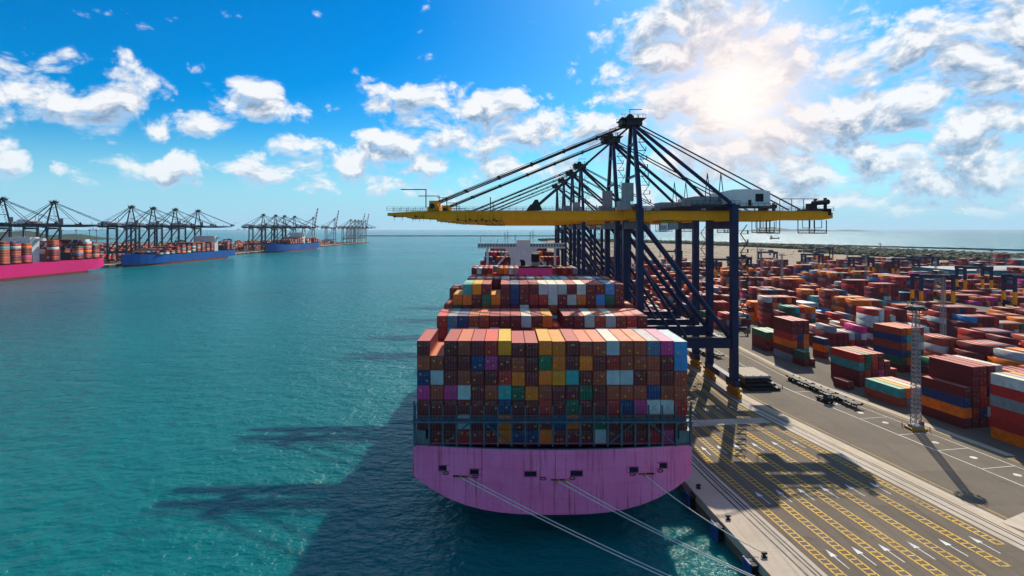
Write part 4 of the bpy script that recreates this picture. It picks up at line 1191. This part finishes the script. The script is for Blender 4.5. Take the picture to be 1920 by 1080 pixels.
# --------------------------------------------------- hatch covers, trailers, vehicles on the apron
def hatch_stack():
    e = empty('hatch_cover_stack', (85.2, 186.5, .012), .05); e.scale = (.84, .86, .9)
    for i, (dx, dy, w, l) in enumerate(((0, 0, 12.5, 17), (-.6, .5, 11.5, 15.5), (-1.4, 1.2, 11, 14.5), (-1.6, 1.4, 11, 14))):
        z = i * 1.25 + .3
        mb = MB(); mb.box(dx - w / 2, dx + w / 2, dy - l / 2, dy + l / 2, z, z + .7)
        for k in range(5): x = dx - w / 2 + .3 + k * (w - .6) / 4; mb.box(x - .2, x + .2, dy - l / 2 + .3, dy + l / 2 - .3, z - .35, z)
        mb.build('hatch_cover', M['gsteel'] if i == 3 else M['dsteel'], e)
        mb = MB()
        for k in range(4):
            for q_ in (-1, 1): mb.box(dx - w / 2 + .6 + k * (w - 1.4) / 3, dx - w / 2 + .9 + k * (w - 1.4) / 3, dy + q_ * (l / 2 - .4) - .15, dy + q_ * (l / 2 - .4) + .15, z + .7, z + .95)
        mb.build('locating_cones', M['dsteel'], e)
    mb = MB(); z = 3 * 1.25 + 1.004
    mb.box(-1.6 - 5.3, -1.6 + 5.3, 1.4 - 6.8, 1.4 + 6.8, z, z + .03); mb.build('cover_plate', M['kerb'], e)
    tag(e, 'stack of pale topped steel hatch covers lying beside the crane leg', 'hatch covers')
hatch_stack()
def build_trailer():
    e = empty('trailer_chassis')
    f_ = MB()
    for x in (-.5, .5): f_.box(x - .09, x + .09, -6.2, 6.2, 1.0, 1.35)
    f_.box(-1.15, 1.15, -6.2, 6.2, 1.36, 1.5)
    for k in range(9): y = -6 + k * 1.5; f_.box(-1.25, 1.25, y - .16, y + .16, 1.05, 1.35)
    f_.build('frame', M['black'], e)
    b_ = MB()
    for y in (-6.1, -2, 2, 6.1):
        for x in (-1.25, 1.25): b_.box(x - .2, x + .2, y - .25, y + .25, 1.2, 1.75)
    b_.build('corner_guide', M['black'], e)
    for y in (3.6, 4.9):
        for x in (-.95, .95): MB().tube([(x - .28, y, .5), (x + .28, y, .5)], .5, 12).build('wheel', M['rubber'], e)
    MB().box(-.9, -.7, -4.2, -4.0, .02, 1.0).box(.7, .9, -4.2, -4.0, .02, 1.0).build('landing_leg', M['dsteel'], e)
    return e
t0 = build_trailer(); KIDS[t0.name] = list(t0.children)
tl = [(104.0, 166.2, 'black trailer chassis at the near end of the parked row'), (102.7, 177.0, 'black trailer chassis in the middle of the parked row'), (101.4, 187.8, 'black trailer chassis at the far end of the parked row'),
      (88.0, 229.0, 'trailer chassis parked behind the hatch cover stack, right one of two'), (84.6, 231.0, 'trailer chassis parked behind the hatch cover stack, left one of two')]
for i, (u, v, lb) in enumerate(tl):
    o = t0 if i == 0 else copy_tree(t0)
    o.location = (u, v, .012); o.scale = (1.05, .82, 1.0); o.rotation_euler = (0, 0, math.atan(.12)); tag(o, lb, 'trailer', 'trailers parked on the apron')
def build_truck():
    e = empty('terminal_tractor')
    MB().box(-1.2, 1.2, -2.6, 2.4, .7, 1.15).build('chassis', M['black'], e)
    MB().box(-1.15, .35, -2.5, -.7, 1.16, 2.9).build('cab', M['dsteel'], e)
    MB().box(-1.05, .25, -2.55, -2.49, 1.9, 2.7).build('windscreen', M['glass'], e)
    MB().box(.4, 1.15, -2.5, -.8, 1.16, 1.8).build('engine_cover', M['black'], e)
    for y in (-1.7, 1.4):
        for x in (-1.0, 1.0): MB().tube([(x - .25, y, .52), (x + .25, y, .52)], .52, 12).build('wheel', M['rubber'], e)
    MB().box(-.7, .7, .6, 2.0, 1.16, 1.4).build('fifth_wheel', M['dsteel'], e)
    return e
tk = build_truck(); x, y = gp(1546, 753); tk.location = (x, y, .012); tk.rotation_euler = (0, 0, math.atan(.19)); KIDS[tk.name] = list(tk.children)
tag(tk, 'dark terminal tractor parked alongside the row of trailers', 'tractor', 'terminal tractors')
mb = MB(); mb.box(-.25, .25, -.25, .25, 0, .05); mb.tube([(0, 0, .05), (0, 0, 1.3)], .18, 8, .06); x, y = gp(1467, 728); o = mb.build('traffic_post', M['red']); o.location = (x, y, .012)
tag(o, 'small red marker post standing alone on the asphalt', 'marker post')

# buildings
def building(name, x, y, w, l, h, wall, roof, label, rz=0.0, nwin=8):
    e = empty(name, (x, y, .02), rz)
    wl = MB().box(-w / 2, w / 2, -l / 2, l / 2, 0, h).build('wall', wall, e)
    MB().box(-w / 2 - .5, w / 2 + .5, -l / 2 - .5, l / 2 + .5, h + .01, h + .5).build('roof', roof, e)
    for k in range(nwin):
        xx = -w / 2 + (k + .5) * w / nwin
        MB().box(xx - w / nwin * .32, xx + w / nwin * .32, -l / 2 - .06, -l / 2 + .05, h * .45, h * .75).build('window', M['glass'], e)
    MB().box(-w * .06, w * .06, -l / 2 - .07, -l / 2 + .05, 0, h * .4).build('door', M['dsteel'], e)
    tag(e, label, 'building')
x, y = gp(1524, 588); building('workshop_building', x, y, 20, 12, 7, M['white'], M['white'], 'white flat roofed workshop standing between the container blocks')
x, y = gp(1536, 596); building('shelter_building', x, y, 9, 5, 4, M['gsteel'], M['lblue'], 'small shelter with a light blue roof beside the white workshop', nwin=3)
building('warehouse', 500, 560, 120, 60, 13, M['tealroof'], M['gsteel'], 'long teal warehouse with pale roof at the right edge of the yard', .1, 14)
building('warehouse', 640, 640, 70, 40, 17, M['tealroof'], M['tealroof'], 'tall teal warehouse against the scrub beyond the pale-roofed one', .1, 8)
# portal gate with blue canopy
e = empty('gate_canopy', (*gp(1690, 563), .02))
MB().box(-5, 5, -5, 5, 6, 6.5).build('roof', M['lblue'], e)
for a in (-4.5, 4.5):
    for b in (-4.5, 4.5): MB().box(a - .2, a + .2, b - .2, b + .2, 0, 6).build('post', M['gsteel'], e)
tag(e, 'blue roofed gate canopy standing on four posts in the yard', 'canopy')

# --------------------------------------------------- coast: scrub, breakwaters, islands, far ships
def clumps(name, pts, mat, label):
    t_ = (1 + 5 ** .5) / 2
    iv = np.array([(-1, t_, 0), (1, t_, 0), (-1, -t_, 0), (1, -t_, 0), (0, -1, t_), (0, 1, t_), (0, -1, -t_), (0, 1, -t_), (t_, 0, -1), (t_, 0, 1), (-t_, 0, -1), (-t_, 0, 1)]) / math.sqrt(1 + t_ * t_)
    if_ = np.array([(0, 11, 5), (0, 5, 1), (0, 1, 7), (0, 7, 10), (0, 10, 11), (1, 5, 9), (5, 11, 4), (11, 10, 2), (10, 7, 6), (7, 1, 8), (3, 9, 4), (3, 4, 2), (3, 2, 6), (3, 6, 8), (3, 8, 9), (4, 9, 5), (2, 4, 11), (6, 2, 10), (8, 6, 7), (9, 8, 1)])
    rng = np.random.default_rng(3)
    V = []; Fc = []
    for i, (x, y, z, r, h) in enumerate(pts):
        v = iv * (1 + rng.uniform(-.3, .3, (12, 1))) * np.array([r, r, h]) + np.array([x, y, z])
        V.append(v); Fc.append(if_ + 12 * i)
    V = np.concatenate(V); Fc = np.concatenate(Fc)
    me = bpy.data.meshes.new(name); me.from_pydata(V.tolist(), [], Fc.tolist()); me.materials.append(mat)
    return tag(link(name, me), label, kind='stuff')
coast = [(285, 2800), (560, 2440), (780, 2060), (935, 1490), (1000, 1110), (1060, 960), (1300, 830)]
pts = []
rr = random.Random(5)
for i in range(len(coast) - 1):
    (xa, ya), (xb, yb_) = coast[i], coast[i + 1]
    nn = int(math.hypot(xb - xa, yb_ - ya) * 4.5)
    for k in range(nn):
        t = rr.random(); inw = rr.random() ** 1.5
        x = xa + (xb - xa) * t; y = ya + (yb_ - ya) * t
        wd = 170 if y > 1500 else 330
        dx, dy = -.75 * inw * wd, -.66 * inw * wd
        s = rr.uniform(2.5, 6) * (1.2 if y > 1500 else 1)
        pts.append((x + dx, y + dy, s * .35, s * 1.3, s * rr.uniform(.7, 1.1)))
for k in range(350):
    x = rr.uniform(150, 900); y = rr.uniform(850, 2000)
    if x / y > .72: continue
    s = rr.uniform(.8, 2); pts.append((x, y, s * .1, s * 1.6, s * .5))
clumps('scrub_trees', pts, M['scrub'], 'belt of dark green scrub and low trees along the coast')
def bank(name, p0, p1, w, h, label):
    p0, p1 = Vector(p0), Vector(p1); n_ = 80; d = (p1 - p0); nn = Vector((d.y, -d.x)).normalized(); mb = MB(); vs = []; fs = []
    for i in range(n_ + 1):
        c = p0 + d * (i / n_); hh = h * rr.uniform(.85, 1.15)
        for s, z in ((-w, SEA - 1), (-w * .35, SEA + hh), (w * .35, SEA + hh), (w, SEA - 1)):
            vs.append((c.x + nn.x * s, c.y + nn.y * s, z))
    for i in range(n_):
        for k in range(3): fs.append((4 * i + k, 4 * i + k + 1, 4 * i + 5 + k, 4 * i + 4 + k))
    mb.add(vs, fs); tag(mb.build(name, M['rock']), label, 'breakwater')
bank('breakwater', (850, 2330), (1420, 1330), 7, 4, 'long dark rock breakwater crossing the sea at the right')
bank('breakwater', (-1300, 4430), (450, 4430), 14, 7, 'thin straight breakwater line below the horizon at the centre')
bank('breakwater', (1050, 1020), (1400, 1060), 9, 3, 'short sandy rock spit at the right frame edge')
# far hills and islands
def hill(name, x0, x1, y, h, label):
    mb = MB(); n_ = 60; vs = []; fs = []; r3 = random.Random(int(abs(x0)))
    for j in range(5):
        for i in range(n_ + 1):
            t = i / n_; e_ = math.sin(math.pi * t) ** .8; ph = .6 + .4 * math.sin(t * 9 + x0) * .5 + .2 * math.sin(t * 23) + r3.uniform(-.05, .05)
            vs.append((x0 + (x1 - x0) * t, y + j * h * 2.0, SEA - 1 + h * e_ * ph * (0, .55, .85, 1, .3)[j]))
    for j in range(4):
        for i in range(n_): a = j * (n_ + 1) + i; fs.append((a, a + 1, a + n_ + 2, a + n_ + 1))
    mb.add(vs, fs); tag(mb.build(name, M['hill']), label, kind='structure')
hill('hill', -3300, -2215, 2500, 80, 'wooded hill behind the far terminal at the left frame edge')
hill('hill', 6200, 10500, 15000, 130, 'faint distant island on the horizon at the right')
def far_ship(x, y, L_, label):
    e = empty('cargo_ship', (x, y, SEA))
    MB().prism([(-L_ / 2, -8), (L_ * .42, -8), (L_ / 2, 0), (L_ * .42, 8), (-L_ / 2, 8)], -1, 6).build('hull', M['dsteel'], e)
    MB().box(-L_ * .45, -L_ * .33, -7, 7, 6, 17).build('deckhouse', M['gsteel'], e)
    MB().box(L_ * .36, L_ * .46, -4, 4, 6, 10).build('forecastle', M['dsteel'], e)
    MB().tube([(-L_ * .39, 0, 17), (-L_ * .39, 0, 22)], 1.2, 6).build('funnel', M['dsteel'], e)
    tag(e, label, 'ship', 'far ships')
y = 56.7 * F_PX / 18; far_ship((1453 - VPX) * y / F_PX, y, 54, 'small grey cargo ship on the glittering sea right of the near crane leg')
y = 56.7 * F_PX / 3.5; far_ship((791 - VPX) * y / F_PX, y, 150, 'tiny hazy cargo ship on the horizon under the boom tip')

# --------------------------------------------------- the terminal across the water
LQ = -602.0
def prism_obj(name, poly, z0, z1, mat, label):
    return tag(MB().prism(poly, z0, z1).build(name, mat), label, kind='structure')
lt = prism_obj('far_terminal_ground', [(LQ, 300), (LQ, 1660), (LQ + 12, 2330), (LQ - 130, 2330), (-760, 2300), (-1700, 2300), (-2600, 1500), (-2600, 300)], -8, -.2, M['asphalt'], 'ground of the container terminal across the water')
strip_ = MB(); strip_.add([(LQ, 300, -.19), (LQ, 1660, -.19), (LQ + 12, 2330, -.19), (LQ - 10, 2330, -.19), (LQ - 10, 300, -.19)], [(0, 4, 3, 2, 1)]); strip_.build('quay_edge_concrete', M['concrete'], lt)
for k in range(90):
    y = 560 + k * 19.8
    x = LQ if y < 1660 else LQ + 12 * (y - 1660) / 670
    MB().box(x - .1, x + 1.2, y - 1.5, y + 1.5, -3, -.4).build('fender', M['rubber'], lt)
# yard there
for j in range(26):
    a0 = LQ - 70 - j * 27
    for i in range(130):
        y = 560 + i * 13.2
        if (i + 2 * j) % 11 in (3,) or y > 2150: continue
        if y > 1560 and j > 12: continue
        if -a0 / y > 1.02: continue
        hm = max(1, min(6, int(3.3 + 2.3 * math.sin(i * .41 + j * 1.3) + rr.uniform(-1, 1))))
        if j > 6: hm = max(2, hm)
        for c in range(0, 6):
            h = max(1, hm - rr.choice([0, 0, 1, 1, 2]))
            for t in range(max(0, h - (2 if c < 5 else 6)) if False else 0, h):
                if c in (1, 2, 3, 4) and t < h - 1: continue
                mass(a0 - 16 + c * 2.62 + 8, y, t * 2.75 - .18, 0, rk(), CL, 2.74)
# cranes
cb = build_crane('navy2', 'navy2', False, True, out=66.0, back=22)
KIDS[cb.name] = list(cb.children)
crane_y = [(652, 'dark blue gantry crane at the left frame edge, over the pink ship'), (726, 'dark blue gantry crane over the pink ship, second from the left frame edge'),
           (876, 'dark blue gantry crane over the first blue ship, leftmost of its four'), (930, 'dark blue gantry crane over the first blue ship, second of its four'), (992, 'dark blue gantry crane over the first blue ship, third of its four'), (1065, 'dark blue gantry crane over the first blue ship, rightmost of its four'),
           (1351, 'distant gantry crane over the second blue ship, leftmost of its four'), (1423, 'distant gantry crane over the second blue ship, second of its four'), (1480, 'distant gantry crane over the second blue ship, third of its four'), (1550, 'distant gantry crane over the second blue ship, rightmost of its four')]
for i, (y, lb) in enumerate(crane_y):
    o = cb if i == 0 else copy_tree(cb)
    o.location = (LQ - 5, y, -.19); o.rotation_euler = (0, 0, math.pi); tag(o, lb, 'crane', 'gantry cranes across the water')
cu = build_crane('gsteel', 'gsteel', False, True, out=60.0, back=18, up=True); KIDS[cu.name] = list(cu.children)
ups = [(1700, 'far gantry crane with raised striped red and white boom, leftmost of four'), (1900, 'far gantry crane with raised striped red and white boom, second of four'), (2230, 'far gantry crane with raised striped red and white boom, third of four'), (2290, 'far gantry crane with raised striped red and white boom, at the quay end')]
for i, (y, lb) in enumerate(ups):
    o = cu if i == 0 else copy_tree(cu)
    o.location = (LQ + 12 * (y - 1660) / 670 - 5, y, -.19); o.rotation_euler = (0, 0, math.pi); tag(o, lb, 'crane', 'raised boom cranes across the water')
cg = build_crane('gsteel', 'gsteel', False, True, out=66.0, back=20); KIDS[cg.name] = list(cg.children)
for i, (y, lb) in enumerate(((2080, 'pale grey gantry crane with lowered boom near the far quay end, left one'), (2140, 'pale grey gantry crane with lowered boom near the far quay end, middle one'), (2190, 'pale grey gantry crane with lowered boom near the far quay end, right one'))):
    o = cg if i == 0 else copy_tree(cg)
    o.location = (LQ + 3, y, -.19); o.rotation_euler = (0, 0, math.pi); tag(o, lb, 'crane', 'lowered grey cranes across the water')
# tall yard masts over there
lm = MB().tube([(0, 0, 0), (0, 0, 52)], 1.0, 6, .6).box(-2, 2, -2, 2, 50, 53)
lmm = lm.mesh('tower_mast', M['gsteel'])
for i, (u, y) in enumerate(((143, 1250), (168, 1300), (181, 1330), (116, 1200))):
    o = link('tower_mast', lmm); o.location = ((u - VPX) * y / F_PX, y, -.19)
    tag(o, 'thin tower mast behind the far cranes, %s counted from the left edge' % ORD[(1, 2, 3, 0)[i]], 'mast', 'tower masts across the water')

def moored(name, x, y_stern, y_bow, beam, hull_m, topz, houses, bays, label, stern_near):
    """ship along the far quay; local +y towards the bow"""
    L_ = abs(y_bow - y_stern); d = 1 if y_bow > y_stern else -1
    e = empty(name, (x, y_stern, SEA), 0 if d > 0 else math.pi)
    b = beam / 2
    def ring(y, half, zb, top): return [(-half, y, top), (-half, y, zb), (half, y, zb), (half, y, top)]
    st = [(0, b * .96, 6.5, topz + 0), (10, b, 4.2, topz), (30, b, 3.2, topz), (L_ * .62, b, 3.2, topz), (L_ * .72, b * .98, 3.2, topz + .1), (L_ * .78, b * .94, 3.2, topz + .5), (L_ * .83, b * .86, 3.2, topz + 1.4), (L_ * .88, b * .73, 3.2, topz + 2.6), (L_ * .92, b * .57, 3.2, topz + 3.2), (L_ * .96, b * .35, 3.2, topz + 3.6), (L_, .3, 3.2, topz + 3.8)]
    mb = MB(); vs = []
    for (yy, hf, zb, tp) in st: vs += ring(yy, hf, zb, tp)
    fs = [(0, 1, 2, 3)]
    for i in range(len(st) - 1):
        for k in range(4): k2 = (k + 1) % 4; fs.append((4 * i + k, 4 * i + 4 + k, 4 * i + 4 + k2, 4 * i + k2))
    mb.add(vs, fs); mb.build('hull', hull_m, e)
    mb = MB(); vs = []
    st2 = [(14, b * .5, 3.5), (30, b * .998, 3.18), (L_ * .62, b * .998, 3.18), (L_ * .72, b * .97, 3.18), (L_ * .78, b * .92, 3.18), (L_ * .83, b * .83, 3.18), (L_ * .88, b * .69, 3.18), (L_ * .92, b * .53, 3.18), (L_ * .96, b * .31, 3.18), (L_ * .985, .3, 3.18)]
    for (yy, hf, zt_) in st2: vs += ring(yy, hf, -3, zt_ - .02)
    fs = [(0, 1, 2, 3)]
    for i in range(len(st2) - 1):
        for k in range(4): k2 = (k + 1) % 4; fs.append((4 * i + k, 4 * i + 4 + k, 4 * i + 4 + k2, 4 * i + k2))
    mb.add(vs, fs); mb.build('boot_top', M['deckred'], e)
    for (yy, w_, l_, h_, kind) in houses:
        if kind == 'house':
            hs = MB(); hs.box(-w_ / 2, w_ / 2, yy, yy + l_, topz + .02, topz + h_); hs.box(-b, b, yy + 1, yy + 6, topz + h_ - 4.5, topz + h_ - 1.5); hs = hs.build('accommodation_block', M['white'], e)
            for k in range(6): MB().box(b - .0 - .02 if False else w_ / 2 - .05, w_ / 2 + .06, yy + 1, yy + l_ - 1, topz + 3 + k * 3.2, topz + 4.2 + k * 3.2).build('window_row', M['glass'], hs)
            MB().tube([(0, yy + 3, topz + h_), (0, yy + 3, topz + h_ + 9)], .4, 6).build('radar_mast', M['white'], e)
        else:
            MB().box(-w_ / 2, w_ / 2, yy, yy + l_, topz + .02, topz + h_).build('engine_casing', M['white'], e)
            MB().tube([(0, yy + l_ / 2, topz + h_), (0, yy + l_ / 2, topz + h_ + 6)], 2.2, 10).build('funnel', hull_m, e)
    for (yy, tiers) in bays:
        MB().box(-b + .3, b - .3, yy - .9, yy - .4, topz, topz + 9).build('lashing_bridge', M['bsteel'], e)
        nc = int(beam / 2.52)
        tone = rk()
        for c in range(nc):
            tt = max(0, tiers - rr.choice([0, 0, 0, 0, 1, 2]))
            for t in range(tt):
                if 2 < c < nc - 3 and t < tt - 1: continue
                xx = (c - (nc - 1) / 2) * 2.5
                yw = y_stern + d * (yy + CL / 2)
                mass(x + d * xx, yw, SEA + topz + 1.2 + t * 2.75, 0, rk() if rr.random() < .75 else tone, CL, 2.74)
    tag(e, label, 'ship', 'ships moored across the water')
    return e
moored('container_ship', LQ + 30, 738, 376, 48, M['pink3'], 17.5, [(52, 14, 16, 14, 'casing'), (92, 30, 13, 30, 'house')],
       [(8, 8), (22, 9), (36, 7), (74, 9), (112, 8), (126, 9), (140, 9), (154, 8), (168, 9), (182, 8)], 'hot pink container ship moored across the water, cut by the left frame edge', True)
moored('container_ship', LQ + 29, 1100, 806, 46, M['bluehull'], 15.5, [(40, 16, 12, 15, 'casing'), (60, 38, 12, 29, 'house')],
       [(6, 5), (22, 6), (80, 6), (95, 5), (110, 6), (125, 5), (140, 6), (155, 4), (170, 5), (185, 4), (200, 3), (215, 3), (230, 2)], 'bright blue container ship moored across the water behind the pink one', False)
moored('container_ship', LQ + 29, 1600, 1296, 46, M['bluehull'], 18, [(60, 16, 12, 15, 'casing'), (110, 38, 12, 30, 'house')],
       [(8, 4), (24, 5), (40, 4), (76, 5), (92, 5), (130, 6), (146, 6), (162, 5), (178, 4), (194, 4), (210, 3)], 'smaller blue container ship farther along the far quay', False)
# low far terminal buildings and cranes in the yard over there
for i, (u, y) in enumerate(((20, 1050), (60, 1150), (330, 1500), (150, 1500), (420, 1700), (240, 1600))):
    o = copy_tree(rt); o.location = ((u - VPX) * y / F_PX, y, -.19); tag(o, 'yard crane in the far terminal, %s from the left edge' % ORD[(0, 1, 4, 2, 5, 3)[i]], 'crane', 'yard cranes across the water')

# ------------------------------------------------------------------ the mass of containers
def build_mass():
    n_ = len(MASS); A = np.array([(m[0], m[1], m[2], m[3], m[4], m[5]) for m in MASS]); C = np.array([m[6] for m in MASS])
    g = .03
    base = np.array([(-1, -1, 0), (1, -1, 0), (1, 1, 0), (-1, 1, 0), (-1, -1, 1), (1, -1, 1), (1, 1, 1), (-1, 1, 1)], float)
    hx = np.full(n_, CW / 2 - g); hy = A[:, 4] / 2 - g; hz = A[:, 5] - g
    lx = base[None, :, 0] * hx[:, None]; ly = base[None, :, 1] * hy[:, None]; lz = base[None, :, 2] * hz[:, None]
    c, s = np.cos(A[:, 3])[:, None], np.sin(A[:, 3])[:, None]
    V = np.stack([A[:, 0][:, None] + lx * c - ly * s, A[:, 1][:, None] + lx * s + ly * c, A[:, 2][:, None] + lz], -1).reshape(-1, 3)
    fb = np.array([(4, 5, 6, 7), (0, 1, 5, 4), (1, 2, 6, 5), (2, 3, 7, 6), (3, 0, 4, 7)])
    Fs = (fb[None] + 8 * np.arange(n_)[:, None, None]).reshape(-1, 4)
    me = bpy.data.meshes.new('container_mass')
    me.vertices.add(len(V)); me.vertices.foreach_set('co', V.ravel())
    me.loops.add(Fs.size); me.loops.foreach_set('vertex_index', Fs.ravel().astype(np.int32))
    me.polygons.add(len(Fs)); me.polygons.foreach_set('loop_start', (np.arange(len(Fs)) * 4).astype(np.int32)); me.polygons.foreach_set('loop_total', np.full(len(Fs), 4, np.int32))
    me.update(calc_edges=True)
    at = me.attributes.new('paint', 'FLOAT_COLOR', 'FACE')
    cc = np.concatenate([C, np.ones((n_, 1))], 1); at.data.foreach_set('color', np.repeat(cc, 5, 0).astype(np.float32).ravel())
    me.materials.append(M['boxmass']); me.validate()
    tag(link('stacked_containers', me), 'mass of stacked containers in many colours across yards and decks', kind='stuff')
    print('containers', NBOX[0], 'mass', n_)
build_mass()

# ------------------------------------------------------------------ the air
def build_haze():
    m = bpy.data.materials.new('haze_air'); m.use_nodes = True; nt = m.node_tree; nt.nodes.clear()
    v = nt.nodes.new('ShaderNodeVolumePrincipled'); o = nt.nodes.new('ShaderNodeOutputMaterial')
    v.inputs['Color'].default_value = (.72, .86, 1.0, 1); v.inputs['Density'].default_value = HAZE; v.inputs['Anisotropy'].default_value = .2
    nt.links.new(v.outputs[0], o.inputs['Volume'])
    tag(MB().box(-6000, 12000, -1500, 16500, SEA - 1 - 9, 175).build('haze', m), 'thin pale sea haze over the harbour', kind='stuff')
HAZE = 0.000022
build_haze()
